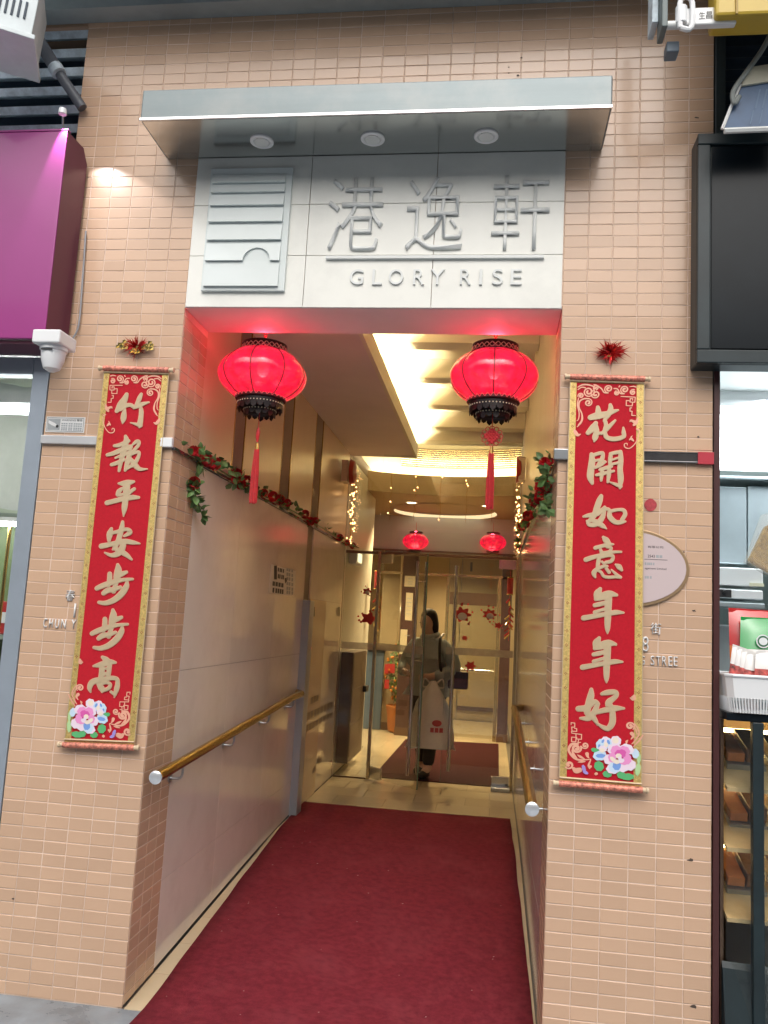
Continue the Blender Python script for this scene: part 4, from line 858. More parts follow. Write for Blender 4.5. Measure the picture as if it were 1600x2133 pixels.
# ================================================================== glass screen with two door leaves
FRAME = mat('pale_gold_frame', (0.50, 0.42, 0.26), 0.25, metal=0.85, var=0.05)
CHROME = mat('satin_chrome', (0.60, 0.60, 0.58), 0.18, metal=1.0)
gs = thing('glass_screen', 'clear glass screen with slim metal jambs closing the passage', 'glass partition', (-0.58, YG, 0.15))
JX0, JX1 = -1.06, 0.235
MB().box(-1.395, JX0-0.03, YG-0.006, YG+0.006, 0.16, 3.17).build('side_pane', GLASS, gs)
MB().box(JX0-0.028, 0.238, YG-0.006, YG+0.006, 2.25, 3.34).build('transom_pane', GLASS, gs)
MB().box(JX0-0.028, JX0, YG-0.02, YG+0.02, 0.15, 2.25).build('jamb', FRAME, gs, bevel=0.002)
MB().box(JX1-0.022, JX1+0.005, YG-0.03, YG+0.03, 0.15, 2.25).build('jamb', FRAME, gs, bevel=0.002)
MB().box(-1.40, JX1+0.005, YG-0.015, YG+0.015, 2.222, 2.249).build('head_bar', BRONZE, gs, bevel=0.002)
MB().box(-1.395, JX0-0.03, YG-0.012, YG+0.012, 0.150, 0.162).build('bottom_track', BRONZE, gs)
MB().box(-1.394, JX0-0.031, YG-0.0075, YG-0.0062, 1.32, 1.385).build('frosted_band', FROST, gs)
place(gs)
def door_leaf(label, hx, side, w, ang):
    """side +1: leaf runs to +x from its hinge"""
    d = thing('glass_door', label, 'door', (hx, YG, 0.165), 'glass door leaves of the screen')
    d.rotation_euler = (0, 0, ang)
    a, b = sorted((0.004*side, w*side)); H = 2.05
    MB().box(a, b, -0.005, 0.005, 0.008, H).build('pane', GLASS, d)
    e = w*side; MB().box(min(e, e-0.002*side), max(e, e-0.002*side), -0.0051, 0.0051, 0.008, H).build('pane_edge', GLASSE, d)
    MB().box(a+0.001, b-0.001, -0.0065, -0.0052, 1.16, 1.225).build('frosted_band', FROST, d)
    for z0, z1 in ((0.0, 0.10), (H-0.08, H+0.004)):
        x0_ = 0.0 if side > 0 else -0.16; MB().box(x0_+0.002, x0_+0.158, -0.014, 0.014, z0, z1).build('patch_fitting', CHROME, d, bevel=0.002)
    x = (w-0.07)*side
    for sy in (-0.055, 0.055):
        h = MB().tube([(x, sy, 0.12), (x, sy, 1.98)], 0.016, 12).build('bar_handle', CHROME, d, True)
        for z in (0.35, 1.1, 1.8): MB().tube([(x, sy, z), (x, sy*0.09, z)], 0.008, 8).build('standoff', CHROME, h, True)
    return d
door_leaf('glass door leaf standing ajar with long chrome bar handles', JX0+0.004, 1, 0.64, R(-42))
door_leaf('closed glass door leaf bearing red paper cutouts', JX1-0.024, -1, 0.62, R(0))
o = thing('floor_closer', 'grey metal floor closer box at the foot of the closed glass door', 'door closer', (0.15, YG-0.06, 0.15))
MB().box(0.05, 0.215, YG-0.12, YG-0.02, 0.151, 0.185).build('housing', STEEL, o, bevel=0.004); MB().tube([(0.19, YG-0.05, 0.18), (0.19, YG-0.05, 0.20)], 0.015, 12).build('spindle', CHROME, o); place(o)
# red paper cut-outs on the glass: lion mask, two children-like round festive figures kept as plain paper flowers
PAPER = mat('red_paper_cut', (0.50, 0.03, 0.03), 0.6); PAPW = mat('white_paper_cut', (0.66, 0.60, 0.56), 0.6)
def paper(label, X, Y, Z, r, seed, white=True):
    t = thing('paper_cutout', label, 'decoration', (X, Y, Z), 'red paper cutouts on the glass'); rnd = random.Random(seed)
    k = rnd.choice((5, 6, 7)); n = 60
    MB().poly([(r*(0.62+0.14*math.cos(k*2*math.pi*i/n))*math.cos(2*math.pi*i/n), -0.0015, r*0.8*(0.62+0.14*math.cos(k*2*math.pi*i/n))*math.sin(2*math.pi*i/n)) for i in range(n)], (0, 0.0007, 0)).build('flower', PAPER, t)
    if white: MB().poly([(r*0.05+r*0.36*math.cos(2*math.pi*i/24), -0.0024, -r*0.15+r*0.30*math.sin(2*math.pi*i/24)) for i in range(24)], (0, 0.0006, 0)).build('pale_disc', PAPW, t)
    for j in range(7):
        th = rnd.uniform(0, 6.28); q = r*rnd.uniform(0.8, 1.15); s = r*rnd.uniform(0.06, 0.13); MB().poly([(q*math.cos(th)+s*math.cos(i), -0.0015, q*0.8*math.sin(th)+s*math.sin(i)) for i in (0, 1.05, 2.1, 3.14, 4.2, 5.2)], (0, 0.0007, 0)).build('confetti', PAPER, t)
    return t
def glass_at(px, py): p = onY(px, py, YG-0.009); return p.x, YG-0.009, p.z
for lab, px, py, r, s_, w_ in (('red lion mask paper cutout on the side pane', 768, 1288, 0.10, 3, False), ('faint red paper dots high on the side pane', 765, 1232, 0.06, 4, True), ('round red and white paper cutout on the closed door', 962, 1280, 0.12, 5, True), ('red paper cutout near the jamb of the closed door', 1020, 1280, 0.09, 6, True), ('small red paper flower under the round cutout', 968, 1329, 0.04, 7, False), ('small red paper flower beside the jamb', 1038, 1303, 0.05, 8, False), ('red paper bow at the middle of the far bar', 980, 1387, 0.07, 9, False)):
    x, y, z = glass_at(px, py); paper(lab, x, y, z, r, s_, w_)
# lion mask details
# ================================================================== lobby beyond
lc = tag(bpy.data.objects.new('lobby_ceiling', None), 'curved dropped lobby ceiling with a lit oval recess', kind='structure'); C.objects.link(lc)
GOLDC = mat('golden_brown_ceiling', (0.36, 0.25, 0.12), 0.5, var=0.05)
def curve_y(x): return 5.75-0.30*((x+0.55)/1.0)**2
n = 24; V = []; F = []
for i in range(n+1):
    x = -3.0+4.2*i/n; V += [(x, curve_y(max(-1.8, min(x, 0.7))), 3.02), (x, 9.8, 3.02)]
for i in range(n): F.append((2*i, 2*i+2, 2*i+3, 2*i+1))
m = MB().add(V, F)
V = []; F = []
for i in range(n+1):
    x = -3.0+4.2*i/n; y = curve_y(max(-1.8, min(x, 0.7))); V += [(x, y, 3.02), (x, y, 3.24), (x, y+0.05, 3.24)]
for i in range(n): F += [(3*i, 3*i+1, 3*i+4, 3*i+3), (3*i+1, 3*i+2, 3*i+5, 3*i+4)]
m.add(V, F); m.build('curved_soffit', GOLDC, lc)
V = []; F = []
for i in range(n+1):
    x = -3.0+4.2*i/n; y = curve_y(max(-1.8, min(x, 0.7)))+0.30; V += [(x, y, 3.02), (x, y, 4.0)]
for i in range(n): F.append((2*i, 2*i+1, 2*i+3, 2*i+2))
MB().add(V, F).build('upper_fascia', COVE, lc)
MB().box(-3.5, 1.2, 4.505, 9.9, 3.80, 3.9).build('upper_slab', COVE, lc)
sh_ = MB().box(-3.72, -3.62, 4.40, 9.98, 0, 3.95).box(-3.72, 0.60, 9.92, 9.98, 0, 3.95).box(0.46, 0.56, 0.32, 9.92, 0, 3.95).box(-3.62, -1.61, 4.40, 4.48, 0, 3.95).box(-1.70, -1.625, 0.32, 4.40, 0, 3.95).box(-1.62, 0.45, 4.44, 4.50, 3.702, 3.95).box(-1.62, 0.45, 0.32, 4.44, 3.705, 3.95)
sh_.build('light_seal_shell', CONC, lc)  # unseen walls, added to keep sky light from leaking into the lobby
# oval recess (lit cream crescent)
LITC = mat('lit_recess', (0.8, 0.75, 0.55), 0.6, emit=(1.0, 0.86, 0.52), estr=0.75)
cx_, cy_ = -0.64, 7.15; out = []; inn = []
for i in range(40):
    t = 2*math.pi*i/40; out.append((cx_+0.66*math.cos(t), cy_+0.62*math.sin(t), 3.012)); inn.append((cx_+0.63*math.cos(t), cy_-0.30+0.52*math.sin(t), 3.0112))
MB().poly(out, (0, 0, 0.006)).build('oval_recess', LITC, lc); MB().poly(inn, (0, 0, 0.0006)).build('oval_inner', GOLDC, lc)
# curved air grille with slats
ag = thing('air_grille', 'curved slatted air grille above the glass doors', 'vent', (-0.4, 5.9, 3.3))
for k in range(9):
    z = 3.40+k*0.024
    P = [(x, curve_y(x)+0.275, z) for x in [-1.1+1.45*i/16 for i in range(17)]]
    MB().tube(P, 0.006, 5).build('slat', FRAME, ag)
V = []; F = []
for i in range(17):
    x = -1.1+1.45*i/16; V += [(x, curve_y(x)+0.292, 3.385), (x, curve_y(x)+0.292, 3.61)]
for i in range(16): F.append((2*i, 2*i+1, 2*i+3, 2*i+2))
MB().add(V, F).build('dark_backing', BRONZE, ag)
place(ag)
LED2 = mat('lobby_cove_led', (1, 0.9, 0.6), 0.5, emit=(1.0, 0.84, 0.52), estr=70)
V = []; P = [(x, curve_y(max(-1.8, min(x, 0.7)))+0.16, 3.245) for x in [-2.2+2.9*i/20 for i in range(21)]]
tag(MB().tube(P, 0.012, 8).build('cove_light', LED2), 'curved warm strip light in the trough below the air grille', 'light')
# lobby walls and rear
BACKW = mat('cream_back_wall', (0.42, 0.33, 0.20), 0.3, var=0.06, scale=2, coat=0.2); DCOL = mat('dark_brown_column', (0.07, 0.035, 0.03), 0.3, var=0.2)
bw = thing('lobby_wall', 'cream rear wall of the lobby behind the glass doors', 'wall', (-0.8, 9.8, 0.15))
for a, b in ((-3.4, -2.2), (-2.2, -1.2), (-1.2, -0.49), (-0.485, 0.145), (0.15, 1.2)): MB().box(a+0.002, b-0.002, 9.70, 9.75, 0.15, 3.02).build('wall_panel', BACKW, bw)
MB().box(-3.6, -3.42, 6.2, 9.8, 0.15, 3.02).build('end_wall', BACKW, bw)
MB().box(0.30, 0.42, 5.6, 9.7, 0.15, 3.1).build('side_wall', BACKW, bw)
MB().box(-0.48, 0.14, 9.68, 9.70, 0.30, 0.36).build('skirting', BRONZE, bw)
place(bw)
ib = thing('door_beam', 'pale grey beam over the inner doorway carrying two lanterns', 'beam', (-0.6, 7.7, 2.55))
MB().box(-3.4, 0.30, 7.62, 7.80, 2.56, 3.018).build('beam_box', mat('pale_blue_grey_paint', (0.52, 0.53, 0.58), 0.4), ib)
MB().box(-2.4, 0.30, 7.60, 7.82, 2.535, 2.559).build('beam_trim', BRONZE, ib); place(ib)
def column(label, x0, x1, y0, y1, m_, z1=2.53, grp=None):
    c_ = thing('lobby_column', label, 'column', ((x0+x1)/2, y0, 0.15), grp)
    MB().box(x0, x1, y0, y1, 0.15, z1).build('shaft', m_, c_, bevel=0.004); MB().box(x0-0.006, x1+0.006, y0-0.006, y1, 0.15, 0.25).build('plinth', BRONZE, c_); return place(c_)
column('slim dark brown column beside the inner doorway bar', 0.12, 0.25, 7.5, 7.65, DCOL)
column('dark brown column with pale notices behind the person', -1.18, -0.98, 7.45, 7.65, DCOL)
column('beige column beyond the potted tree', -1.50, -1.26, 7.9, 8.1, BACKW)
nb = thing('column_notice', 'two pale paper notices pinned to the dark brown column', 'notice', (-1.08, 7.44, 1.9))
for z0, z1, x0_, x1_ in ((2.06, 2.20, -1.15, -1.01), (1.62, 1.98, -1.12, -1.03), (1.18, 1.50, -1.17, -1.08)): MB().box(x0_, x1_, 7.444, 7.448, z0, z1).build('sheet', mat('aged_paper', (0.55, 0.47, 0.32), 0.6) if 'aged_paper' not in bpy.data.materials else bpy.data.materials['aged_paper'], nb)
for z in (2.16, 2.12, 2.09, 1.9, 1.85, 1.8, 1.75, 1.7, 1.42): MB().box(-1.108, -1.045, 7.4425, 7.4435, z, z+0.008).build('print_rule', bpy.data.materials['grey_print'], nb)
nb['label'] = 'pale paper notices pinned to the dark brown column behind the person'; place(nb)
# inner door frame with gold transom bar
fr_ = thing('inner_door_frame', 'gold metal door frame with a horizontal push bar in the lobby', 'door frame', (-0.6, 7.5, 0.15))
MB().box(-1.50, 0.22, 7.50, 7.53, 2.22, 2.255).build('transom_bar', FRAME, fr_, bevel=0.003)
for x in (-1.48, -1.20, -0.60, 0.065): MB().box(x, x+0.045, 7.50, 7.54, 0.15 if x > -1 else 2.255, 2.53 if x < -1 else 2.22).build('mullion', FRAME, fr_, bevel=0.003)
MB().box(-0.55, 0.06, 7.512, 7.518, 0.18, 2.21).build('pane', GLASS, fr_)
MB().tube([(-0.50, 7.47, 1.03), (0.05, 7.47, 1.03)], 0.018, 10).build('push_bar', CHROME, fr_, True)
MB().box(-0.55, 0.06, 7.49, 7.505, 1.86, 2.02).build('header_band', BRONZE, fr_)
text_obj('number', '1', -0.30, -0.27, 2.30, 2.42, 7.49, INK, fr_); place(fr_)
# far red lanterns
GI = 'small red lanterns on the lobby beam'
p = onY(866, 1128, 7.3); lantern('small red lantern on the beam nearer the potted tree', (p.x, 7.3, p.z), 0.175, GI, far=True)
p = onY(1027, 1130, 7.3); lantern('small red lantern on the beam nearer the slim brown column', (p.x, 7.3, p.z), 0.175, GI, far=True)
# firecracker hangings
def firecracker(label, px0, py0, px1, py1, Y, seed):
    a, b = onY(px0, py0, Y), onY(px1, py1, Y); t = thing('firecracker_string', label, 'decoration', a, 'hanging firecracker strings'); rnd = random.Random(seed); L = a.z-b.z
    MB().tube([(0,0,0),(0,0,-L)], 0.003, 5).build('cord', SILK, t)
    MB().tube([(0,0,-L*0.1),(0,0,-L*0.33)], 0.034, 10).build('red_barrel', SILK, t, True)
    MB().tube([(0,0,-L*0.085),(0,0,-L*0.10)], 0.037, 10).tube([(0,0,-L*0.33),(0,0,-L*0.345)], 0.037, 10).build('gold_ring', FOIL_G, t, True)
    for k in range(16):
        z = -L*(0.40+0.55*k/16); th = rnd.uniform(0, 6.28); d = Vector((math.cos(th), math.sin(th)*.6, -0.9)).normalized(); q = Vector((0,0,z)); MB().tube([q, q+d*0.06], 0.009, 6).build('cracker', FOIL_G if k % 2 else FOIL_R, t, True)
    return t
firecracker('gold and red firecracker string by the white lobby panel', 788, 1175, 783, 1330, 6.0, 4)
firecracker('gold and red firecracker string by the slim brown column', 1064, 1190, 1058, 1335, 5.4, 5)
# fire bells
def bell(label, X, Y, Z, sx):
    t = thing('fire_bell', label, 'alarm bell', (X, Y, Z), 'red fire bells high on the walls')
    MB().box(min(0, sx*0.06), max(0, sx*0.06), -0.08, 0.08, -0.10, 0.10).build('housing', WALLUP, t, bevel=0.004)
    MB().lathe([(0.001,0.055),(0.05,0.052),(0.10,0.035),(0.12,0.0),(0.105,0.0)], (sx*0.075, 0, 0), 24, axis='x').build('gong', mat('bell_red', (0.35, 0.03, 0.02), 0.3) if 'bell_red' not in bpy.data.materials else bpy.data.materials['bell_red'], t, True)
    return t
bell('red fire bell on the wall above the rose garland with sprig', -1.40, 3.95, 2.93, 1)
bell('red fire bell on the wall above the closed glass door', 0.24, 3.7, 2.95, -1)
# fairy lights
FAIRY = mat('fairy_bulb', (1, 0.6, 0.3), 0.4, emit=(1.0, 0.55, 0.22), estr=7)
def fairy(label, pts, seed, per=9):
    t = thing('fairy_lights', label, 'string lights', pts[0][0], 'warm fairy light strings'); rnd = random.Random(seed); w = MB(); b = MB()
    for a, z in pts:
        P = [(a[0]+rnd.gauss(0,.008), a[1]+rnd.gauss(0,.008), a[2]-(a[2]-z)*i/8) for i in range(9)]; w.tube(P, 0.0015, 4)
        for i in range(per): b.ball((a[0]+rnd.gauss(0,.012), a[1]-0.004+rnd.gauss(0,.01), a[2]-(a[2]-z)*rnd.random()), 0.0055, 5)
    tag(w.build('wire', BRASS, t), kind='stuff'); tag(b.build('bulb_row', FAIRY, t), kind='stuff'); return place(t)
fairy('warm fairy lights draped beside the fire bell above the sprig garland', [((-1.34, YG-0.05-0.05*k, 3.05), 2.30) for k in range(4)], 2, 14)
fairy('warm fairy lights draped by the ledge opposite the notice', [((0.205, YG-0.10-0.12*k, 3.0), 2.28) for k in range(4)], 3, 14)
fairy('sparse fairy lights hung across the head of the glass doors', [((-1.0+0.24*k, YG-0.03, 3.0), 2.55) for k in range(6)], 4, 3)
# exit box on lobby panel, desk
d = thing('emergency_light', 'small white emergency light box on the white lobby panel', 'light box', (-1.39, 4.75, 2.2)); MB().box(-1.408, -1.33, 4.60, 4.95, 2.14, 2.27).build('housing', WPLAST, d, bevel=0.006); MB().box(-1.3295, -1.326, 4.66, 4.90, 2.16, 2.25).build('lit_lens', mat('lit_lens', (0.8,0.75,0.5), 0.4, emit=(1,0.9,0.55), estr=1.2), d); place(d)
MET = mat('brown_metal_cabinet', (0.14, 0.10, 0.085), 0.35, metal=0.4, var=0.1)
d = thing('letter_cabinet', 'brown metal cabinet against the white lobby panel', 'cabinet', (-1.34, 4.9, 0.15)); MB().box(-1.408, -1.29, 4.50, 5.35, 0.25, 1.28).build('body', MET, d, bevel=0.004)
for k in range(3): MB().box(-1.2895, -1.286, 4.53, 5.32, 0.30+k*0.33, 0.60+k*0.33).build('door_panel', MET, d, bevel=0.003)
MB().box(-1.286, -1.25, 5.20, 5.35, 0.86, 0.92).build('handle', BLACKP, d, bevel=0.004); place(d)
# lobby corner: dark counter and blue bin behind glass
d = thing('lobby_counter', 'dark counter with blue front in the lobby corner', 'counter', (-1.75, 7.9, 0.15)); MB().box(-2.3, -1.42, 7.85, 8.3, 0.15, 1.20).build('body', mat('blue_grey_laminate', (0.10, 0.14, 0.20), 0.35), d, bevel=0.01); MB().box(-2.32, -1.40, 7.82, 8.32, 1.20, 1.24).build('worktop', DCOL, d, bevel=0.004); place(d)
d = thing('wall_poster', 'orange festive poster on the rear lobby wall', 'poster', (-2.2, 9.69, 1.5)); 
p = onY(802, 1242, 9.69); q = onY(818, 1310, 9.69); MB().box(p.x-0.06, q.x, 9.685, 9.695, q.z, p.z).build('sheet', mat('orange_poster', (0.62, 0.24, 0.07), 0.5, var=0.3, scale=12), d); MB().box(p.x, q.x-0.05, 9.682, 9.6845, q.z+0.08, p.z-0.2).build('print_block', PAPER, d); place(d)
p = onY(825, 1268, 9.60); d = thing('wall_lamp', 'small lit white wall lamp at the back of the lobby', 'lamp', p); MB().box(-0.06, 0.06, 0, 0.08, -0.05, 0.05).build('lit_shade', mat('lit_lamp_shade', (1,0.95,0.8), 0.5, emit=(1,0.82,0.55), estr=6), d, bevel=0.01); MB().box(-0.03, 0.03, 0.08, 0.10, -0.08, 0.0).build('wall_plate', BRONZE, d)
# lobby mat
o = MB().add([(-1.04, 4.48, 0), (0.125, 4.48, 0), (0.145, 7.3, 0), (-1.0, 7.1, 0), (-1.04, 4.48, 0.008), (0.125, 4.48, 0.008), (0.145, 7.3, 0.008), (-1.0, 7.1, 0.008)], [(4,5,6,7),(0,1,5,4),(1,2,6,5),(2,3,7,6),(3,0,4,7)]).build('floor_mat', MATM); o.location = (0, 0, 0.1505); tag(o, 'dark maroon floor mat just inside the glass doors', 'mat')
# lobby downlights
DL = mat('lit_downlight', (1,0.95,0.8), 0.5, emit=(1,0.8,0.5), estr=14)
for (x, y), lab in (((-1.0, 6.35), 'lit recessed downlight in the lobby ceiling near the side panel'), ((-0.1, 6.4), 'lit recessed downlight in the lobby ceiling over the door side'), ((-0.55, 8.6), 'lit recessed downlight in the lobby ceiling behind the beam'), ((-2.2, 7.2), 'lit recessed downlight in the lobby corner over the counter')):
    d = thing('lobby_downlight', lab, 'downlight', (x, y, 3.018), 'lobby downlights'); MB().lathe([(0.075,0),(0.075,-0.006),(0.06,-0.007),(0.055,0)], n=20).build('trim_ring', WPLAST, d, True); MB().lathe([(0.001,-0.003),(0.055,-0.002)], n=20).build('lit_lens', DL, d)
    s = bpy.data.lights.new('downlight_lamp', 'SPOT'); s.energy = 235; s.color = (1, 0.77, 0.42); s.spot_size = R(120); s.spot_blend = 0.8; s.shadow_soft_size = 0.06
    so = bpy.data.objects.new('downlight_lamp', s); C.objects.link(so); so.parent = d; so.location = (0, 0, -0.02)
# kumquat tree
kt = thing('kumquat_tree', 'potted kumquat tree with red packets in an orange pot', 'plant', onZ(832, 1525, 0.15)); rnd = random.Random(11)
MB().lathe([(0.13,0),(0.16,0.02),(0.19,0.30),(0.20,0.34),(0.18,0.35),(0.17,0.32)], n=20).build('pot', mat('orange_pot', (0.42, 0.14, 0.03), 0.4, var=0.1), kt, True)
MB().lathe([(0.001,0.31),(0.175,0.31)], n=20).build('soil', mat('soil', (0.05,0.03,0.02), 0.9), kt)
tk = MB(); tk.tube([(0,0,0.3),(0.01,0,0.6),(-0.01,0.01,0.95)], [0.018,0.014,0.007], 8)
for k in range(14):
    z = 0.45+k*0.04; th = rnd.uniform(0, 6.28); tk.tube([(0,0,z),(0.12*math.cos(th),0.12*math.sin(th),z+0.08),(0.2*math.cos(th),0.2*math.sin(th),z+0.12)], [0.006,0.004,0.002], 5)
tk.build('trunk', mat('bark', (0.10,0.06,0.035), 0.8), kt)
lv = MB()
for k in range(620):
    z = rnd.uniform(0.36, 1.18); R_ = 0.22*math.sin(math.pi*min(1,max(0.05,(z-0.30)/0.95)))**0.7; th = rnd.uniform(0,6.28); rr = R_*math.sqrt(rnd.random()); leaf(lv, Vector((rr*math.cos(th), rr*math.sin(th), z)), Vector((rnd.gauss(0,1),rnd.gauss(0,1),rnd.gauss(0,1))), rnd.uniform(.035,.06), rnd)
tag(lv.build('crown', LEAF, kt), kind='stuff')
fr2 = MB()
for k in range(90):
    z = rnd.uniform(0.42, 1.14); R_ = 0.23*math.sin(math.pi*min(1,max(0.05,(z-0.30)/0.95)))**0.7; th = rnd.uniform(0,6.28); fr2.ball((R_*math.cos(th), R_*math.sin(th), z), 0.016, 7)
tag(fr2.build('fruit', mat('kumquat_orange', (0.75,0.26,0.03), 0.35), kt, True), kind='stuff')
for k in range(6):
    th = rnd.uniform(3.4, 6.0); z = rnd.uniform(0.45, 0.9); c = Vector((0.22*math.cos(th), 0.22*math.sin(th), z)); MB().box(c.x-0.03, c.x+0.03, c.y-0.002, c.y, c.z-0.06, c.z+0.06).build('red_packet', PAPER, kt)
# ================================================================== person walking out behind the door
SKIN = mat('skin', (0.60, 0.40, 0.31), 0.5); COAT = mat('grey_padded_coat', (0.36, 0.40, 0.40), 0.7, var=0.08, scale=30, bump=0.3, bscale=60); TROU = mat('black_trousers', (0.02, 0.02, 0.024), 0.8); HAIR = mat('black_hair', (0.012, 0.010, 0.010), 0.4, var=0.3, scale=80)
def skin(name, verts, edges, mat_, parent, root=0, sub=2):
    me = bpy.data.meshes.new(name); me.from_pydata([v[:3] for v in verts], edges, []); o = bpy.data.objects.new(name, me); C.objects.link(o); o.parent = parent
    me.materials.append(mat_)
    o.modifiers.new('skin', 'SKIN')
    if not me.skin_vertices: 
        bpy.context.view_layer.objects.active = o; bpy.ops.mesh.customdata_skin_add()
    for i, v in enumerate(verts):
        r_ = v[3]; me.skin_vertices[0].data[i].radius = r_ if isinstance(r_, tuple) else (r_, r_); me.skin_vertices[0].data[i].use_root = (i == root)
    s = o.modifiers.new('sub', 'SUBSURF'); s.levels = sub; s.render_levels = sub; me.polygons.foreach_set('use_smooth', [True]*len(me.polygons))
    o.modifiers['skin'].use_smooth_shade = True
    return o
PX_, PY_ = -0.575, 4.74
pe = thing('person', 'person in grey padded coat and dark trousers looking down behind the glass door', 'person', (PX_, PY_, 0.160)); pe.scale = (0.95, 0.95, 0.945); pe.rotation_euler = (0, 0, R(-28))
# body (local: x right in picture, -y towards the street)
bv = [(0,0,0.86,0.12),(0,0,1.10,0.13),(0,-0.01,1.30,(0.13,0.10)),(0,-0.03,1.40,0.05),(0,-0.075,1.455,(0.05,0.055)),(0,-0.10,1.50,(0.068,0.080)),(0,-0.095,1.56,(0.074,0.086)),
 (-0.16,-0.01,1.30,0.055),(-0.22,-0.06,1.10,0.045),(-0.16,-0.22,1.02,0.036),(-0.12,-0.27,1.02,0.030),
 (0.16,-0.01,1.30,0.055),(0.27,-0.02,1.08,0.045),(0.16,-0.20,1.00,0.036),(0.11,-0.25,0.99,0.030),
 (-0.09,0,0.80,0.085),(-0.10,0.02,0.46,0.06),(-0.10,0.10,0.09,0.042),(-0.10,0.02,0.04,0.04),
 (0.09,0,0.80,0.085),(0.09,-0.05,0.46,0.06),(0.09,-0.10,0.09,0.042),(0.09,-0.19,0.04,0.04),(0,-0.08,1.62,0.04)]
be = [(0,1),(1,2),(2,3),(3,4),(4,5),(5,6),(6,23),(2,7),(7,8),(8,9),(9,10),(2,11),(11,12),(12,13),(13,14),(0,15),(15,16),(16,17),(17,18),(0,19),(19,20),(20,21),(21,22)]
for hand, (hx, hy, hz), sx in ((10, (-0.12,-0.27,1.02), 1), (14, (0.11,-0.25,0.99), -1)):
    for fi, (dx, dz, L) in enumerate(((0.0,0.022,0.055),(0.004,0.008,0.062),(0.004,-0.006,0.058),(0.0,-0.020,0.046))):
        i0 = len(bv); bv += [(hx+sx*(0.030+dx), hy-0.012, hz+dz, 0.0088), (hx+sx*(0.030+L*0.5), hy-0.030, hz+dz-0.006, 0.008), (hx+sx*(0.022+L*0.6), hy-0.012, hz+dz-0.026, 0.007)]; be += [(hand, i0), (i0, i0+1), (i0+1, i0+2)]
    i0 = len(bv); bv += [(hx+sx*0.012, hy-0.026, hz+0.024, 0.009), (hx+sx*0.030, hy-0.040, hz+0.014, 0.008)]; be += [(hand, i0), (i0, i0+1)]
skin('body', bv, be, SKIN, pe)
cv = [(0,0,0.80,(0.17,0.13)),(0,0,0.85,(0.19,0.15)),(0,0,0.98,(0.21,0.165)),(0,0,1.15,(0.205,0.16)),(0,-0.01,1.27,(0.18,0.14)),(0,-0.015,1.35,(0.12,0.10)),(0,-0.02,1.40,(0.085,0.08)),(0,-0.025,1.435,(0.07,0.07)),
 (-0.17,-0.01,1.30,0.085),(-0.235,-0.02,1.20,0.085),(-0.265,-0.05,1.08,0.085),(-0.215,-0.16,1.03,0.07),(-0.165,-0.215,1.02,0.055),(0.17,-0.01,1.30,0.085),(0.255,-0.01,1.20,0.085),(0.315,-0.01,1.07,0.085),(0.225,-0.14,1.01,0.07),(0.165,-0.195,1.00,0.055)]
skin('coat', cv, [(0,1),(1,2),(2,3),(3,4),(4,5),(5,6),(6,7),(4,8),(8,9),(9,10),(10,11),(11,12),(4,13),(13,14),(14,15),(15,16),(16,17)], COAT, pe, root=2)
tv_ = [(0,0,0.84,0.13),(-0.09,0,0.78,0.10),(-0.10,0.02,0.46,0.078),(-0.10,0.10,0.10,0.06),(0.09,0,0.78,0.10),(0.09,-0.05,0.46,0.078),(0.09,-0.10,0.10,0.06)]
skin('trousers', tv_, [(0,1),(1,2),(2,3),(0,4),(4,5),(5,6)], TROU, pe)
for sx, y0 in ((-0.10, 0.06), (0.09, -0.15)): skin('shoe', [(sx,y0+0.07,0.045,0.04),(sx,y0,0.045,0.045),(sx,y0-0.10,0.032,0.035)], [(0,1),(1,2)], BLACKP, pe)
hv = [(0,-0.085,1.668,0.03),(0,-0.075,1.645,(0.07,0.07)),(0,-0.062,1.605,(0.094,0.098)),(0,-0.028,1.54,(0.098,0.075)),(0,0.0,1.47,(0.092,0.055)),(0,0.01,1.40,(0.075,0.04)),(0,0.012,1.36,0.03)]
skin('hair', hv, [(0,1),(1,2),(2,3),(3,4),(4,5),(5,6)], HAIR, pe)
for s_ in (-1, 1):
    pass
    MB().ball((s_*0.028, -0.178, 1.525), 0.009, 8, 0.6).build('eye', BLACKP, pe, True)
MB().add([(0,-0.176,1.525),(-0.012,-0.176,1.495),(0.012,-0.176,1.495),(0,-0.203,1.495)], [(0,1,3),(0,3,2),(1,2,3)]).build('nose', SKIN, pe); MB().box(-0.02, 0.02, -0.166, -0.15, 1.468, 1.475).build('mouth', mat('lip', (0.40,0.14,0.12), 0.5), pe)
skin('collar', [(-0.075,-0.045,1.395,0.026),(-0.05,-0.09,1.385,0.026),(0.05,-0.09,1.385,0.026),(0.08,-0.04,1.40,0.028),(0.06,0.045,1.42,0.028),(-0.05,0.045,1.42,0.028)], [(0,1),(1,2),(2,3),(3,4),(4,5),(5,0)], COAT, pe)
MB().tube(catmull([(0.11,0.06,1.42),(0.17,-0.10,1.36),(0.22,-0.17,1.15),(0.26,-0.16,0.98)], 6), 0.014, 8).build('bag_strap', BLACKP, pe, True)
hb = thing('handbag', 'small dark red handbag on the strap at the person\'s hip', 'bag', (PX_+0.29, PY_-0.17, 1.02)); MB().box(-0.10, 0.09, -0.045, 0.045, -0.02, 0.14).build('pouch', mat('dark_red_leather', (0.12,0.015,0.02), 0.4), hb, bevel=0.02); MB().box(-0.10, 0.09, -0.05, -0.044, 0.08, 0.142).build('flap', mat('dark_leather', (0.05,0.012,0.014), 0.4), hb, bevel=0.004)
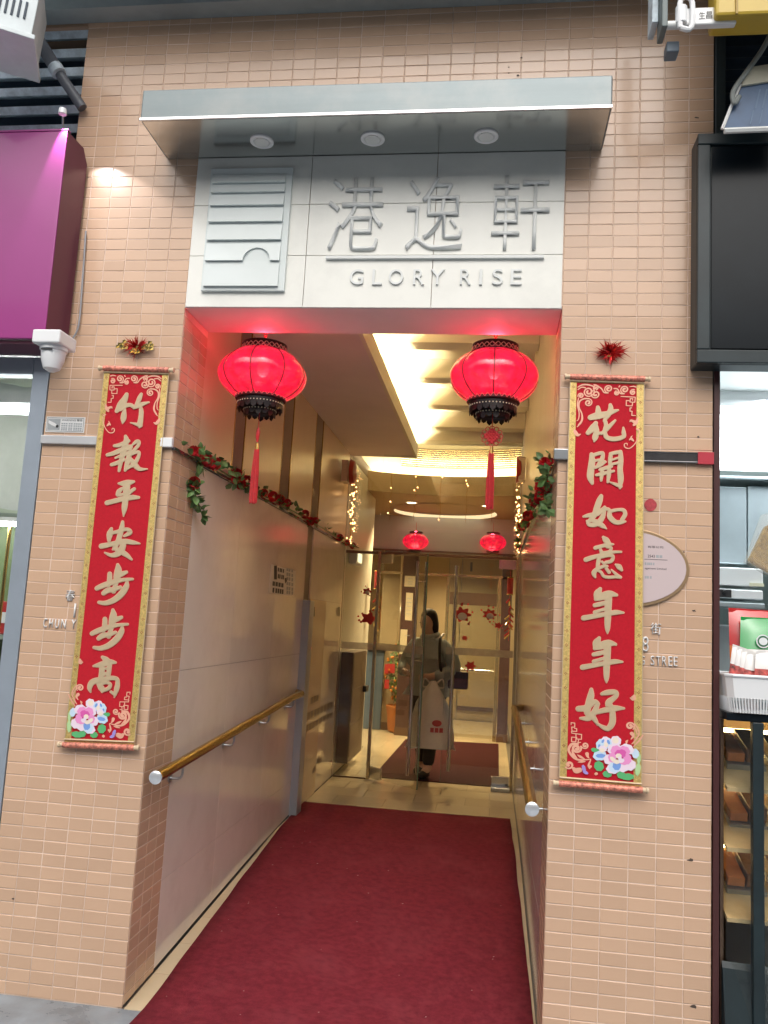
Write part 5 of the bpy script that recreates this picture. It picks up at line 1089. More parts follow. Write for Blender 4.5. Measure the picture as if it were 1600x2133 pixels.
# plastic carrier bag
PB = mat('thin_white_plastic', (0.80, 0.77, 0.72), 0.35, var=0.06, scale=8); PB.node_tree.nodes['Principled BSDF'].inputs['Alpha'].default_value = 0.9
bg_ = thing('carrier_bag', 'large white plastic carrier bag with red print held by the person', 'bag', (PX_+0.06, PY_-0.30, 0.46))
bg_.scale = (0.82, 0.82, 0.92)
V = []; n = 28; prof = [(0.12,0.0),(0.245,0.005),(0.255,0.10),(0.235,0.28),(0.18,0.44),(0.10,0.56),(0.045,0.64),(0.03,0.66)]
rnd = random.Random(4)
for r_, z in prof:
    for j in range(n):
        th = 2*math.pi*j/n; q = r_*(1+0.06*math.sin(5*th+z*9)+rnd.gauss(0,.012)); V.append((q*math.cos(th), q*0.5*math.sin(th), z))
F = [(i*n+j, i*n+(j+1) % n, (i+1)*n+(j+1) % n, (i+1)*n+j) for i in range(len(prof)-1) for j in range(n)]+[tuple(reversed(range(n)))]
MB().add(V, F).build('sack', PB, bg_, True)
for s_ in (-1, 1): MB().tube(catmull([(s_*0.03,0,0.63),(s_*0.10,0.02,0.63+0.05),(s_*0.12,0.05,0.60),(s_*0.04,0,0.60)], 5), 0.010, 6).build('loop_handle', PB, bg_, True)
for s_ in (-1, 1): MB().add([(s_*0.20,0,0.02),(s_*0.29,-0.02,-0.01),(s_*0.24,0.0,0.10),(s_*0.20,0.03,0.02)], [(0,1,2),(1,3,2),(0,3,1)]).build('corner_ear', PB, bg_)
RP = mat('red_bag_print', (0.40,0.05,0.06), 0.5)
def bagp(u, v):
    x = 0.02+u; z = 0.20+v; r_ = 0.245; return Vector((x, -0.56*math.sqrt(max(0.001, r_*r_-x*x))-0.006, z))
MB().poly([bagp(0.05+0.055*math.cos(t*0.5236), 0.06+0.032*math.sin(t*0.5236)) for t in range(12)], (0,0.001,0)).build('printed_oval', RP, bg_)
text_obj('printed_line', '■■■', 0, 1, 0, 1, 0, RP, bg_, M=lambda u, w: bagp(-0.02+0.14*u, -0.03+0.045*w))
# ================================================================== shop on the purple side
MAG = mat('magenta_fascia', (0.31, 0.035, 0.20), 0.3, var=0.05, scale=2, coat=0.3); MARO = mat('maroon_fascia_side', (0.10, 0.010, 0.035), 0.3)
f = thing('shop_fascia', 'glossy magenta sign box with dark maroon end panel', 'sign box', (-2.6, -0.1, 2.72))
MB().box(-5.0, -1.953, -0.19, -0.17, 2.722, 3.685).build('front_board', MAG, f, bevel=0.004)
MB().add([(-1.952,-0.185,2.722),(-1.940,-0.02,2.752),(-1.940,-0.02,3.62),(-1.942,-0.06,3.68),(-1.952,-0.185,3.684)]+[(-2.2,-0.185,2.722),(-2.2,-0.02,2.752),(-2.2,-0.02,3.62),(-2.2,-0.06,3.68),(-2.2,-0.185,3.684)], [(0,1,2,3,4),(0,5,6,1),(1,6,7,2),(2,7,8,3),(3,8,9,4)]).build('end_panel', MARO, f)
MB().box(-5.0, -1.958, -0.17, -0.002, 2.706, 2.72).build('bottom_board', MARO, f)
MB().box(-5.0, -1.95, -0.192, -0.165, 3.686, 3.694).build('top_trim', MAG, f); place(f)
fc_ = MB().tube(catmull([(-1.915,-0.012,3.30),(-1.905,-0.012,3.05),(-1.90,-0.014,2.85),(-1.925,-0.012,2.78),(-1.945,-0.02,2.70)], 6), 0.004, 6).build('loose_cable', mat('grey_cable', (0.30,0.31,0.33), 0.5), None, True); tag(fc_, 'thin loose grey cable hanging beside the magenta sign box', 'cable')
cm = thing('security_camera', 'white conical security camera under the magenta sign box', 'camera', (-1.873, -0.27, 2.56))
MB().box(-1.935, -1.812, -0.31, -0.17, 2.665, 2.722).build('mount', WPLAST, cm, bevel=0.006)
MB().lathe([(0.056,0.108),(0.056,0.09),(0.050,0.086),(0.047,0.05),(0.034,0.012),(0.014,0.0),(0.001,-0.001)], (-1.873, -0.24, 2.560), 24).build('dome', WPLAST, cm, True)
MB().box(-1.90, -1.85, -0.2935, -0.289, 2.640, 2.645).build('lens_slot', INK, cm); place(cm)
ALU = mat('blue_grey_aluminium', (0.42, 0.48, 0.55), 0.35, metal=0.5, var=0.05)
wf = thing('shop_window', 'tall shop window in a blue grey aluminium frame', 'window', (-2.3, 0.03, 0))
MB().box(-2.104, -2.026, 0.0, 0.07, 0, 2.70).build('frame_post', ALU, wf, bevel=0.003)
MB().box(-4.5, -2.106, 0.0, 0.07, 2.62, 2.70).build('frame_head', ALU, wf, bevel=0.003); MB().box(-4.5, -2.106, 0.0, 0.07, 0.0, 0.10).build('frame_sill', ALU, wf, bevel=0.003)
MB().box(-4.5, -2.107, 0.030, 0.036, 0.10, 2.62).build('pane', GLASS, wf); place(wf)
sr = thing('shop_interior', 'lit interior of the shop behind the aluminium window', 'shop room', (-3, 0.8, 0)); SW = mat('pale_green_shop_wall', (0.42, 0.46, 0.36), 0.6, var=0.1)
MB().box(-4.6, -2.02, 1.20, 1.25, 0, 3.0).build('rear_wall', SW, sr); MB().box(-2.016, -1.99, 0.32, 1.2, 0, 3.0).build('side_wall', SW, sr); MB().box(-4.6, -2.02, 0.08, 1.2, 2.75, 2.8).build('ceiling', WHITE, sr); MB().box(-4.6, -2.02, 0.08, 1.2, -0.01, 0.01).build('floor', PAVE, sr); MB().box(-4.65, -4.6, 0.0, 1.25, 0, 3).build('end_wall', SW, sr); place(sr)
TUBE = mat('fluorescent_tube', (1,1,1), 0.4, emit=(0.92, 0.97, 1.0), estr=45)
t = thing('tube_light', 'cold white fluorescent tube light behind the shop window', 'light', (-2.6, 0.5, 2.55)); MB().box(-3.3, -2.1, 0.44, 0.56, 2.60, 2.65).build('batten', WPLAST, t); MB().tube([(-3.25,0.5,2.57),(-2.15,0.5,2.57)], 0.016, 10).build('tube', TUBE, t, True); place(t)
t = thing('goods_fill_light', 'cold tube light added to brighten the window goods', 'light', (-2.5, 0.12, 1.96)); MB().box(-3.2, -2.12, 0.10, 0.14, 1.955, 1.975).build('batten', WPLAST, t); MB().tube([(-3.15,0.12,1.945),(-2.13,0.12,1.945)], 0.010, 8).build('tube', TUBE, t, True); place(t)  # extra tube, added because the shelf goods came out too dark
PLF = mat('clear_plastic_sheet', (0.86,0.88,0.88), 0.14, var=0.1, scale=9, bump=1.0, bscale=7, coat=0.5); PLF.node_tree.nodes['Principled BSDF'].inputs['Alpha'].default_value = 0.7; PLF.node_tree.nodes['Principled BSDF'].inputs['Transmission Weight'].default_value = 0.0
V = []; F = []; n, m_ = 16, 14
for j in range(m_+1):
    for i in range(n+1):
        x = -3.4+1.28*i/n; z = 2.60-0.58*j/m_-0.015*math.sin(i*0.9); V.append((x, 0.10+0.02*noise.noise(Vector((x*6, z*6, 1)))+0.012*math.sin(i*1.7+j*0.5), z))
F = [(j*(n+1)+i, j*(n+1)+i+1, (j+1)*(n+1)+i+1, (j+1)*(n+1)+i) for j in range(m_) for i in range(n)]
tag(MB().add(V, F).build('plastic_sheet', PLF, None, True), 'crumpled clear plastic sheet hung inside the shop window', 'sheet')
sh = thing('display_shelf', 'green backed display shelves inside the shop window', 'shelf', (-2.4, 0.4, 0)); GRN = mat('olive_green_board', (0.12, 0.16, 0.06), 0.5, var=0.15)
MB().box(-3.4, -2.06, 0.40, 0.43, 0.2, 2.0).build('back_board', GRN, sh)
for z in (0.62, 1.05, 1.42, 1.98): MB().box(-3.4, -2.06, 0.16, 0.40, z, z+0.02).build('shelf_board', mat('glass_shelf', (0.30,0.34,0.30), 0.2) if 'glass_shelf' not in bpy.data.materials else bpy.data.materials['glass_shelf'], sh)
MB().tube([(-2.235,0.17,1.44),(-2.235,0.17,2.0)], 0.008, 8).build('support_pole', BRASS, sh, True); place(sh)
rnd = random.Random(21)
def goods(label, x, z, kind, grp):
    g = thing('shop_item', label, 'merchandise', (x, 0.26, z), grp)
    if kind == 'umbrella':
        MB().lathe([(0.002,0.0),(0.035,0.03),(0.05,0.12),(0.03,0.28),(0.008,0.34)], n=10).build('folded_canopy', BLACKP, g, True); MB().tube([(0,0,0.34),(0,0,0.40),(0.02,0,0.43),(0.04,0,0.40)], 0.006, 6).build('handle', BRASS, g, True)
        for k in range(3): MB().tube([(0.036*math.cos(k),-0.04,0.03),(0.045*math.cos(k*1.3),-0.046,0.2)], 0.004, 5).build('white_rib', WPLAST, g)
    else:
        MB().box(-0.05, 0.05, -0.04, 0.04, 0, 0.15).build('box_body', mat('red_pack', (0.45,0.03,0.03), 0.3) if 'red_pack' not in bpy.data.materials else bpy.data.materials['red_pack'], g, bevel=0.004); MB().box(-0.04, 0.04, -0.0415, -0.0402, 0.05, 0.10).build('box_label', WPLAST, g)
    return g
gi = 'goods on the window shelves'
for x, z, k, lab in ((-2.13, 1.442, 'box', 'red and white packet at the window post on the shelf'), (-2.26, 1.442, 'box', 'red and white packet further from the window post'), (-2.12, 1.072, 'umbrella', 'black folded umbrella with white ribs next to the window post'), (-2.22, 1.072, 'umbrella', 'black folded umbrella away from the window post'), (-2.12, 1.60, 'umbrella', 'black umbrella hanging above the red packets'), (-2.10, 0.642, 'box', 'red packet on the low window shelf')): goods(lab, x, z, k, gi)
# louvred vent over the purple sign
lo = thing('louvre_vent', 'dark louvred vent with pale weathered slats above the magenta sign', 'louvre', (-2.6, 0.1, 3.7)); SLAT = mat('weathered_slat', (0.55, 0.64, 0.70), 0.6, var=0.35, scale=14); DKB = mat('dark_blue_grey', (0.035, 0.055, 0.08), 0.6, var=0.2)
MB().box(-5.0, -2.02, 0.20, 0.24, 3.6, 4.4).build('dark_backing', DKB, lo)
MB().box(-5.0, -2.024, 0.02, 0.22, 4.36, 4.425).build('tile_ledge', TILE, lo)
for k in range(8):
    z = 3.74+k*0.0985; y0 = 0.06
    MB().add([(-5,y0,z),(-2.024,y0,z),(-2.024,y0-0.02,z+0.030),(-5,y0-0.02,z+0.030),(-5,y0+0.13,z+0.075),(-2.024,y0+0.13,z+0.075)], [(0,1,2,3),(3,2,5,4),(0,4,5,1)]).build('slat', SLAT if k % 1 == 0 else DKB, lo)
place(lo)
ac = thing('air_conditioner', 'pale grey air conditioner box with a slatted grille under the overhang', 'air conditioner', (-2.3, -0.3, 4.0))
ctr = onY(28, 62, -0.35); M = Matrix.Translation(ctr) @ Matrix.Rotation(R(26), 4, 'Z') @ Matrix.Rotation(R(4), 4, 'Y')
AC = mat('ac_casing', (0.62,0.68,0.70), 0.5, var=0.08)
def lb(b, name, m__, par):
    o_ = b.build(name, m__, par, bevel=0.003); return o_
bx = MB().box(-0.50, 0.10, -0.14, 0.14, -0.10, 0.17); bx.v = [tuple(M @ Vector(q)) for q in bx.v]; lb(bx, 'casing', AC, ac)
for k in range(20):
    b = MB().box(-0.42+k*0.025, -0.42+k*0.025+0.010, -0.144, -0.1405, -0.03, 0.05); b.v = [tuple(M @ Vector(q)) for q in b.v]; lb(b, 'grille_bar', DKB, ac)
b = MB().box(-0.52, 0.12, -0.17, 0.14, -0.125, -0.103); b.v = [tuple(M @ Vector(q)) for q in b.v]; lb(b, 'drip_tray', AC, ac); place(ac)
p0, p1, p2 = onY(28, 0, -0.10), onY(118, 145, -0.08), onY(172, 225, -0.03)
d = thing('drain_pipe', 'dark grey drain pipe slanting down past the louvres', 'pipe', p2); MB().tube([p0+(p0-p1)*0.6, p0, p1], 0.030, 12).build('upper_length', mat('grey_pipe', (0.10,0.11,0.13), 0.5, var=0.2), d, True); MB().tube([p1+(p0-p1)*0.05, p2], 0.024, 12).build('lower_length', bpy.data.materials['grey_pipe'], d, True); MB().tube([p1+(p0-p1)*0.04, p1-(p0-p1)*0.06], 0.034, 12).build('coupling', SLAT, d, True); place(d)
# spotlight of the neighbouring shop that rakes over the pillar
LP = Vector((-1.958, -0.235, 3.735))
sp = thing('shop_spotlight', 'small puck spotlight on the end of the magenta sign box', 'spotlight', LP)
MB().lathe([(0.001,0.026),(0.016,0.024),(0.018,0.0),(0.016,-0.002)], n=16).build('lamp_head', WPLAST, sp, True); MB().tube([(-0.02,0.05,-0.045),(-0.015,0.03,0.012),(0,0,0.015)], 0.004, 6).build('bracket', STEEL, sp, True)
s = bpy.data.lights.new('spotlight_lamp', 'SPOT'); s.energy = 10; s.color = (0.90, 0.92, 1.0); s.spot_size = R(80); s.spot_blend = 0.25; s.shadow_soft_size = 0.01
so = bpy.data.objects.new('spotlight_lamp', s); C.objects.link(so); so.parent = sp; so.location = (0, 0, -0.004)
aim = Vector((0.25, 0.40, -0.88)); so.rotation_euler = (-aim).to_track_quat('Z', 'Y').to_euler()
# ================================================================== shop on the kitchen side
sb = thing('black_signboard', 'large black glossy sign box in a dark frame over the food shop', 'sign box', (1.5, -0.06, 2.67))
MB().box(0.765, 4.0, -0.10, -0.002, 2.676, 3.648).build('box', DARKTEAL, sb, bevel=0.006)
for a in ((0.765,4.0,3.60,3.648),(0.765,4.0,2.676,2.73)): MB().box(a[0], a[1], -0.118, -0.101, a[2], a[3]).build('frame_bar', DARKTEAL, sb, bevel=0.004)
MB().box(0.765, 0.815, -0.118, -0.101, 2.731, 3.599).build('frame_bar', DARKTEAL, sb, bevel=0.004)
MB().box(0.822, 3.9, -0.109, -0.1015, 2.738, 3.592).build('screen', BLACKGL, sb); place(sb)
# yellow sign, white arm with two characters
YEL = mat('yellow_acrylic', (0.52, 0.36, 0.05), 0.35, var=0.08, scale=5)
ys_ = thing('yellow_sign', 'yellow hanging sign end over the food shop', 'sign', (1.0, -0.42, 3.9)); p = onY(1482, 56, -0.42); MB().box(p.x, 2.0, -0.48, -0.36, p.z, 4.6).build('panel', YEL, ys_, bevel=0.012); MB().box(p.x+0.07, p.x+0.078, -0.487, -0.479, p.z, 4.6).build('seam', mat('yellow_seam', (0.35,0.22,0.03), 0.5), ys_); place(ys_)
a0, a1 = onY(1418, 66, -0.42), onY(1530, 56, -0.42)
am = thing('sign_support', 'white metal sign arm with two black characters', 'bracket', a0)
MB().box(a0.x, a1.x, -0.45, -0.42, a0.z+0.004, a0.z+0.075).build('arm', WPLAST, am, bevel=0.006)
MB().tube(catmull([(a0.x-0.01,-0.46,a0.z-0.015),(a0.x+0.03,-0.46,a0.z-0.015),(a0.x+0.03,-0.46,a0.z+0.098),(a0.x-0.01,-0.46,a0.z+0.098),(a0.x-0.01,-0.46,a0.z-0.015)], 5), 0.010, 8).build('clamp_ring', WPLAST, am, True)
MB().tube([(a0.x-0.005,-0.45,a0.z+0.01),(a0.x-0.005,-0.45,a0.z+0.075)], 0.022, 12).build('pivot', WPLAST, am, True)
MB().tube([(a0.x-0.06,-0.44,a0.z+0.012),(a0.x,-0.44,a0.z+0.012)], 0.016, 10).build('pin', SIGN_GREY, am, True)
q = onY(1456, 50, -0.452); text_obj('character', '生', q.x, q.x+0.022, a0.z+0.025, a0.z+0.055, -0.4515, INK, am); text_obj('character', '昌', q.x+0.026, q.x+0.048, a0.z+0.025, a0.z+0.055, -0.4515, INK, am); place(am)
bk = thing('wall_bracket', 'grey steel wall bracket holding the white sign arm', 'bracket', (0.58, -0.2, 3.85))
p = onY(1352, 40, -0.30); q = onY(1412, 88, -0.30)
MB().box(p.x+0.02, a0.x-0.055, -0.46, -0.36, a0.z-0.005, 4.3).build('plate_box', mat('grey_green_steel', (0.13,0.16,0.16), 0.5, var=0.2), bk, bevel=0.004)
MB().box(p.x-0.005, p.x+0.018, -0.40, -0.30, a0.z+0.06, 4.3).build('edge_strip', SLAT, bk, bevel=0.003)
MB().box(p.x+0.05, a0.x-0.0, -0.40, -0.34, a0.z-0.065, a0.z-0.022).build('lower_lug', mat('blue_grey_steel', (0.13,0.17,0.21), 0.5), bk, bevel=0.004); place(bk)
# blue hanging board and louvre panel behind
lv2 = thing('louvre_screen', 'dark louvre panel above the black signboard', 'louvre', (1.2, 0.05, 3.65)); MB().box(0.875, 3.0, 0.10, 0.14, 3.6, 4.6).build('dark_backing', DKB, lv2)
MB().box(0.862, 0.905, 0.0, 0.10, 3.6, 4.6).build('edge_post', DARKTEAL, lv2, bevel=0.003)
for k in range(16): 
    z = 3.66+k*0.055; MB().add([(0.906,0.05,z),(3,0.05,z),(3,0.09,z+0.03),(0.906,0.09,z+0.03)], [(0,1,2,3)]).build('slat', mat('dark_slat', (0.07,0.085,0.09), 0.5) if 'dark_slat' not in bpy.data.materials else bpy.data.materials['dark_slat'], lv2)
place(lv2)
bb = thing('blue_board', 'blue board with faded white characters under a cream lamp box', 'sign', (0.95, -0.3, 3.55))
P = [onY(x, y, -0.26) for x, y in ((1508, 268), (1545, 180), (1660, 160), (1660, 262))]
MB().poly(P, (0, 0.02, 0)).build('panel', mat('blue_board_paint', (0.045,0.10,0.20), 0.45, var=0.2), bb)
MB().tube([P[0]+Vector((-0.008,-0.005,-0.005)), P[1]+Vector((-0.008,-0.005,0.005))], 0.007, 6).build('edge_rail', WHITE, bb, True)
P2 = [onY(x, y, -0.27) for x, y in ((1545, 178), (1560, 140), (1660, 125), (1660, 160))]
MB().poly(P2, (0, 0.07, 0)).build('lamp_box', mat('cream_lamp_box', (0.50,0.48,0.38), 0.5), bb)
MB().tube([P[0]+Vector((0,-0.004,-0.012)), P[3]+Vector((0,-0.004,-0.012))], 0.011, 6).build('lower_rail', SIGN_GREY, bb, True)
c0, c1 = onY(1572, 225, -0.262), onY(1600, 185, -0.262); text_obj('character', '//', c0.x, c1.x, c0.z, c1.z, -0.2615, mat('faded_white_paint', (0.13,0.20,0.31), 0.6), bb)
c0, c1 = onY(1562, 258, -0.262), onY(1590, 228, -0.262); text_obj('character', '/ /', c0.x, c1.x, c0.z, c1.z, -0.2615, bpy.data.materials['faded_white_paint'], bb); place(bb)
hs_ = MB().tube(catmull([tuple(onY(x, y, -0.28)) for x, y in ((1620, 40), (1590, 100), (1555, 150), (1528, 190), (1530, 215), (1540, 200))], 6), 0.010, 8).build('flex_cable', mat('grey_hose', (0.22,0.24,0.23), 0.5), None, True); tag(hs_, 'grey flexible hose looping beside the blue board', 'cable')
# shop interior (kitchen)
ks = thing('kitchen_room', 'cold lit kitchen of the food shop beside the tiled pillar', 'shop room', (1.8, 1.5, 0)); KT = mat('pale_teal_wall', (0.50,0.58,0.56), 0.4, var=0.05)
MB().box(0.88, 4.0, 2.20, 2.25, 0, 3.4).build('rear_wall', KT, ks); MB().box(0.80, 0.86, 0.33, 2.2, 0, 3.4).build('side_wall', KT, ks); MB().box(0.86, 4, 0.0, 2.2, 2.95, 3.0).build('ceiling', WHITE, ks); MB().box(4.0, 4.05, 0, 2.25, 0, 3.4).build('end_wall', KT, ks); MB().box(0.86, 4.0, 0.0, 2.2, -0.01, 0.012).build('floor', PAVE, ks)
MB().box(0.860, 0.882, -0.006, 0.05, 0, 2.70).build('door_jamb', mat('dark_maroon_jamb', (0.06,0.018,0.018), 0.4), ks); place(ks)
SSB = mat('kitchen_steel', (0.50,0.57,0.60), 0.3, metal=0.6, var=0.05)
def pbox(px0, py0, px1, py1, Y, dep):   # photo rectangle on the plane y=Y, pushed back by dep
    a, b = onY(px0, py0, Y), onY(px1, py1, Y); return (a.x, b.x, Y, Y+dep, b.z, a.z)
hd = thing('extractor_hood', 'white kitchen extractor hood with a glaring light panel', 'hood', (1.6, 1.2, 2.4))
b = pbox(1480, 800, 1800, 850, 1.2, 0.6); MB().box(*b).build('hood_box', WPLAST, hd, bevel=0.01)
b = pbox(1480, 862, 1800, 985, 1.30, 0.05); MB().box(*b).build('light_panel', mat('lit_panel', (1,1,1), 0.4, emit=(0.90,0.97,1.0), estr=2.2), hd)
b = pbox(1480, 990, 1800, 1006, 1.18, 0.6); MB().box(*b).build('lower_rail', SSB, hd, bevel=0.004); place(hd)
kl = bpy.data.lights.new('kitchen_lamp', 'AREA'); kl.energy = 38; kl.size = 0.6; kl.color = (0.88, 0.96, 1.0); ko = bpy.data.objects.new('kitchen_lamp', kl); C.objects.link(ko); ko.parent = hd; ko.matrix_parent_inverse = Matrix.Translation(hd.location).inverted(); ko.location = (1.7, 1.0, 2.9); ko.rotation_euler = (0, 0, 0)
fg = thing('steel_cabinet', 'tall pale steel kitchen cabinet behind the snack basket', 'cabinet', (1.5, 1.2, 1.4))
for px0, px1 in ((1480, 1556), (1558, 1700)): 
    b = pbox(px0, 1012, px1, 1176, 1.22, 0.5); MB().box(*b).build('door_panel', SSB, fg, bevel=0.006)
b = pbox(1480, 1300, 1800, 1700, 1.25, 0.5); MB().box(*b).build('base_unit', SSB, fg, bevel=0.006); place(fg)
ov = thing('kitchen_appliance', 'white kitchen appliance with a black control knob panel', 'appliance', (1.5, 0.9, 1.6))
b = pbox(1480, 1180, 1590, 1222, 0.95, 0.25); MB().box(*b).build('upper_case', WPLAST, ov, bevel=0.006)
b = pbox(1480, 1225, 1590, 1250, 0.93, 0.27); MB().box(*b).build('lower_case', WPLAST, ov, bevel=0.006)
b = pbox(1480, 1252, 1594, 1268, 0.90, 0.30); MB().box(*b).build('front_lip', SSB, ov, bevel=0.004)
b = pbox(1480, 1226, 1524, 1245, 0.925, 0.004); MB().box(*b).build('control_panel', INK, ov, bevel=0.002)
c = onY(1510, 1234, 0.92); MB().lathe([(0.001,-0.012),(0.010,-0.011),(0.012,0.0)], (c.x, 0.922, c.z), 14, axis='y').build('knob', BLACKP, ov, True)
b = pbox(1562, 1214, 1592, 1222, 0.94, 0.008); MB().box(*b).build('label_plate', mat('cream_label', (0.70,0.68,0.5), 0.5), ov); place(ov)
# glass display case in front
dc = thing('display_case', 'glass fronted food display case in a dark frame', 'display case', (1.3, 0.05, 0))
c = onY(1500, 1478, -0.02); TOPZ = c.z; X0 = 0.893
MB().box(X0, 3.0, -0.06, 0.60, TOPZ-0.035, TOPZ-0.004).build('top_board', BLACKGL, dc, bevel=0.003)
q = onY(1578, 1700, -0.05).x; MB().box(q-0.020, q+0.020, -0.065, -0.03, 0, TOPZ-0.036).build('corner_post', DARKTEAL, dc, bevel=0.003)
MB().box(q+0.022, 3.0, -0.052, -0.046, 0.1, TOPZ-0.04).build('front_pane', GLASS, dc)
MB().add([(X0+0.004,0.02,0.1),(q-0.022,-0.05,0.1),(q-0.022,-0.05,TOPZ-0.04),(X0+0.004,0.02,TOPZ-0.04)], [(0,1,2,3)]).build('side_pane', GLASS, dc)
MB().box(X0, 3.0, 0.58, 0.60, 0, TOPZ-0.04).build('rear_panel', mat('warm_back', (0.36,0.24,0.12), 0.5), dc)
MB().box(X0, X0+0.012, 0.02, 0.60, 0.0, TOPZ-0.036).build('side_frame', BRONZE, dc)
MB().add([(X0,0.0,0.0),(3,0.0,0.0),(3,-0.16,0.0),(X0,-0.10,0.0),(X0,0.0,0.42),(3,-0.02,0.36),(3,-0.08,0.30),(X0,-0.01,0.40)], [(3,2,6,7),(7,6,5,4),(0,3,7,4)]).build('kick_plate', DARKTEAL, dc)
WSH = mat('warm_lit_shelf_metal', (0.50, 0.38, 0.20), 0.3, metal=0.3, var=0.1)  # warm glow of the lit case is put into this brassy tint
SLT = mat('warm_shelf_strip', (1,0.9,0.6), 0.4, emit=(1.0,0.72,0.30), estr=16.0)
for py in (1580, 1700, 1840):
    z = onY(1520, py, 0.1).z
    sh_ = MB().add([(X0+0.014,0.50,z+0.07),(2.8,0.50,z+0.07),(2.8,-0.02,z-0.09),(X0+0.014,-0.02,z-0.09),(X0+0.014,0.50,z+0.055),(2.8,0.50,z+0.055),(2.8,-0.02,z-0.105),(X0+0.014,-0.02,z-0.105)], [(0,1,2,3),(7,6,5,4),(3,2,6,7),(0,3,7,4)]).build('slanted_shelf', WSH, dc)
    MB().box(X0+0.03, 2.7, 0.35, 0.37, z+0.075, z+0.09).build('shelf_strip_light', SLT, sh_)
place(dc)
FOODB = mat('brown_food_wrap', (0.16,0.08,0.04), 0.4, var=0.3, scale=20)
BUN = mat('orange_food_box', (0.55,0.20,0.06), 0.5, var=0.25)
for k, (x, py) in enumerate(((1.02, 1560), (1.20, 1568), (1.03, 1685), (1.21, 1690), (1.02, 1822), (1.2, 1826))):
    z = onY(1520, py+20, 0.1).z; lab = ('orange packed food tray in the display case, ' + ('top shelf' if k < 2 else 'middle shelf' if k < 4 else 'low shelf') + (' by the pillar' if k % 2 == 0 else ' behind the dark post'))
    t = thing('food_tray', lab, 'tray', (x, 0.24, z-0.0), 'trays in the display case'); MB().box(-0.075, 0.075, -0.12, 0.12, -0.015, 0.012).build('tray', STEEL, t, bevel=0.003)
    for i in range(2):
        MB().box(-0.07+0.072*i, -0.004+0.072*i, -0.10, 0.10, 0.013, 0.05+0.02*((i+k) % 2)).build('food_box', (BUN, FOODB)[(i+k) % 2], t, bevel=0.004)
    t.rotation_euler = (R(17), 0, 0)
# basket with snack packets
bs = thing('plastic_basket', 'white slotted plastic basket on the display case', 'basket', onY(1550, 1462, 0.02))
a, b = onY(1502, 1400, -0.0), onY(1660, 1400, -0.0); zb, zt = TOPZ-0.003, onY(1510, 1404, 0.0).z; x0_, x1_ = a.x, b.x
m = MB(); W0, W1 = -0.085, 0.14
for (xa, ya), (xb, yb) in (((x0_, W0), (x1_, W0)), ((x1_, W0), (x1_, W1)), ((x1_, W1), (x0_, W1)), ((x0_, W1), (x0_, W0))):
    pass
rim = [(x0_, W0+0.03), (x0_+0.02, W0), (x1_-0.02, W0), (x1_, W0+0.03), (x1_, W1-0.03), (x1_-0.02, W1), (x0_+0.02, W1), (x0_, W1-0.03)]
ins = lambda q, s_: ((x0_+x1_)/2+(q[0]-(x0_+x1_)/2)*s_, (W0+W1)/2+(q[1]-(W0+W1)/2)*s_)
V = [(q[0], q[1], zt) for q in rim]+[(*ins(q, 0.93), zb+0.055) for q in rim]+[(*ins(q, 0.86), zb) for q in rim]; n = 8
MB().add(V[:16], [(i, (i+1) % n, n+(i+1) % n, n+i) for i in range(n)]).build('upper_wall', WPLAST, bs)
MB().tube([Vector(v) for v in V[:8]]+[Vector(V[0])], 0.006, 8, False).build('rim', WPLAST, bs, True)
MB().add(V[16:], [tuple(range(8))]).build('base', WPLAST, bs)
for e in range(8):
    pa, pb, qa, qb = Vector(V[8+e]), Vector(V[8+(e+1) % 8]), Vector(V[16+e]), Vector(V[16+(e+1) % 8]); k = max(2, int((pa-pb).length/0.011))
    for i in range(k):
        t = (i+0.5)/k; MB().tube([pa.lerp(pb, t), qa.lerp(qb, t)], 0.0028, 5).build('slot_bar', WPLAST, bs)
place(bs)
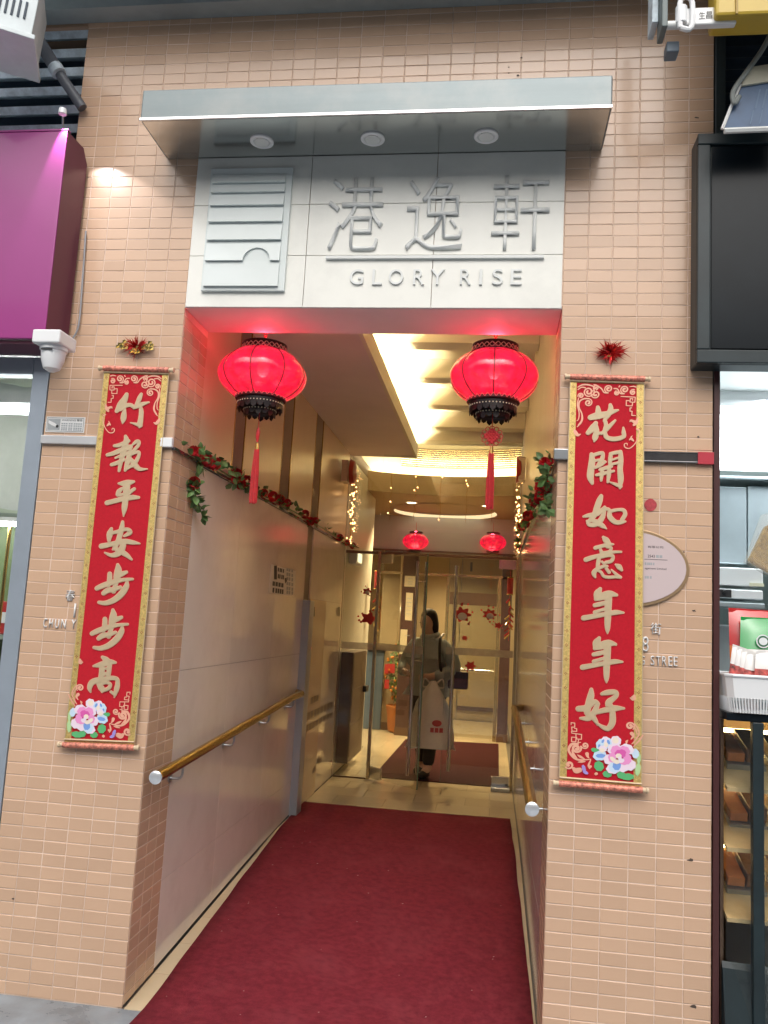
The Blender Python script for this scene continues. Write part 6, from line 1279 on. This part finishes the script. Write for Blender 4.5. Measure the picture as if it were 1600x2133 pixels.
def packet(label, corners, Y, thick, m1, m2, badge=None, back=0.06):
    P = [onY(x, y, Y) for x, y in corners]; p = thing('snack_packet', label, 'snack packet', (P[0]+P[1])/2, 'snack packets in the basket'); n = 8
    V = []
    for sgn in (-1, 1):
        for j in range(n+1):
            for i in range(n+1):
                u, v = i/n, j/n; q = (P[0]*(1-u)+P[1]*u)*(1-v)+(P[3]*(1-u)+P[2]*u)*v
                bul = thick*(math.sin(math.pi*u)*math.sin(math.pi*v))**0.5 if 0 < i < n and 0 < j < n else 0.0
                V.append((q.x, q.y+back*v+sgn*bul+0.002*noise.noise(Vector((u*5, v*5, Y*9))), q.z))
    s_ = (n+1)**2
    F = [(j*(n+1)+i, j*(n+1)+i+1, (j+1)*(n+1)+i+1, (j+1)*(n+1)+i) for j in range(n) for i in range(n)]; F2 = [tuple(k+s_ for k in reversed(f_)) for f_ in F]
    mb = MB(); mb.add(V, F+F2); mb.m = [1 if (f_[0] % s_)//(n+1) < n*0.45 else 0 for f_ in mb.f]; mb.build('pouch', [m2, m1], p, True)
    MB().add([P[3]+Vector((0,back-0.003,0)), P[2]+Vector((0,back-0.003,0)), P[2]+Vector((0,back-0.004,-0.025)), P[3]+Vector((0,back-0.004,-0.025))], [(0,1,2,3)]).build('top_seal', m2, p)
    if badge:
        c = onY(*badge[:2], Y-thick-0.006+back*0.5); r_ = badge[2]
        MB().poly([(c.x+r_*math.cos(t*math.pi/10), c.y, c.z+r_*math.sin(t*math.pi/10)) for t in range(20)], (0,0.001,0)).build('round_badge', WPLAST, p); MB().poly([(c.x+r_*.82*math.cos(t*math.pi/10), c.y-0.0006, c.z+r_*.82*math.sin(t*math.pi/10)) for t in range(20)], (0,0.0004,0)).build('badge_ring', mat('dark_green_print', (0.02,0.12,0.05), 0.4) if 'dark_green_print' not in bpy.data.materials else bpy.data.materials['dark_green_print'], p); MB().poly([(c.x+r_*.62*math.cos(t*math.pi/10), c.y-0.0012, c.z+r_*.58*math.sin(t*math.pi/10)) for t in range(20)], (0,0.0004,0)).build('badge_disc', WPLAST, p)
    return place(p)
FOILR = mat('red_snack_foil', (0.55,0.03,0.03), 0.22, coat=0.4); FOILO = mat('orange_snack_foil', (0.62,0.17,0.04), 0.25, coat=0.4); FOILGN = mat('green_snack_foil', (0.02,0.30,0.07), 0.2, coat=0.5); FOILW = mat('white_snack_foil', (0.70,0.68,0.66), 0.25, coat=0.4); STRP = mat('striped_snack_print', (0.40,0.06,0.05), 0.35, var=0.9, scale=38)
packet('tall red and orange snack packet at the back of the basket', ((1522, 1425), (1660, 1440), (1660, 1275), (1526, 1265)), 0.06, 0.022, FOILO, FOILR)
packet('bright green snack packet with a round white badge', ((1540, 1420), (1660, 1425), (1660, 1290), (1552, 1284)), 0.012, 0.02, FOILW, FOILGN, (1590, 1336, 0.026))
for i in range(4): packet(('small striped white snack packet standing edge on, ' + ('against the red packet', 'second from the red packet', 'third from the red packet', 'in front of the green packet')[i]), ((1516+i*10, 1422+i*3), (1545+i*13, 1428+i*3), (1560+i*13, 1352+i*5), (1531+i*10, 1342+i*5)), 0.0-0.012*i, 0.008, STRP, FOILW, None, 0.03)
packet('white snack packet with a red corner at the basket front', ((1570, 1430), (1670, 1438), (1670, 1360), (1580, 1356)), -0.055, 0.012, STRP, FOILW, None, 0.03)
hp = thing('hanging_bag', 'clear bag of brown dried snacks hanging over the basket', 'bag', onY(1600, 1220, 0.3)); P = [onY(x, y, 0.3) for x, y in ((1560, 1168), (1640, 1215), (1650, 1080), (1596, 1095))]; MB().poly(P, (0,0.04,0)).build('contents', mat('dried_snack', (0.32,0.20,0.05), 0.6, var=0.5, scale=40), hp, bevel=0.01)
P = [onY(x, y, 0.296) for x, y in ((1556, 1170), (1645, 1222), (1655, 1060), (1592, 1070))]; MB().poly(P, (0,0.05,0)).build('film', film_mat('clear_film', (0.8,0.8,0.75), 0.2), hp); place(hp)
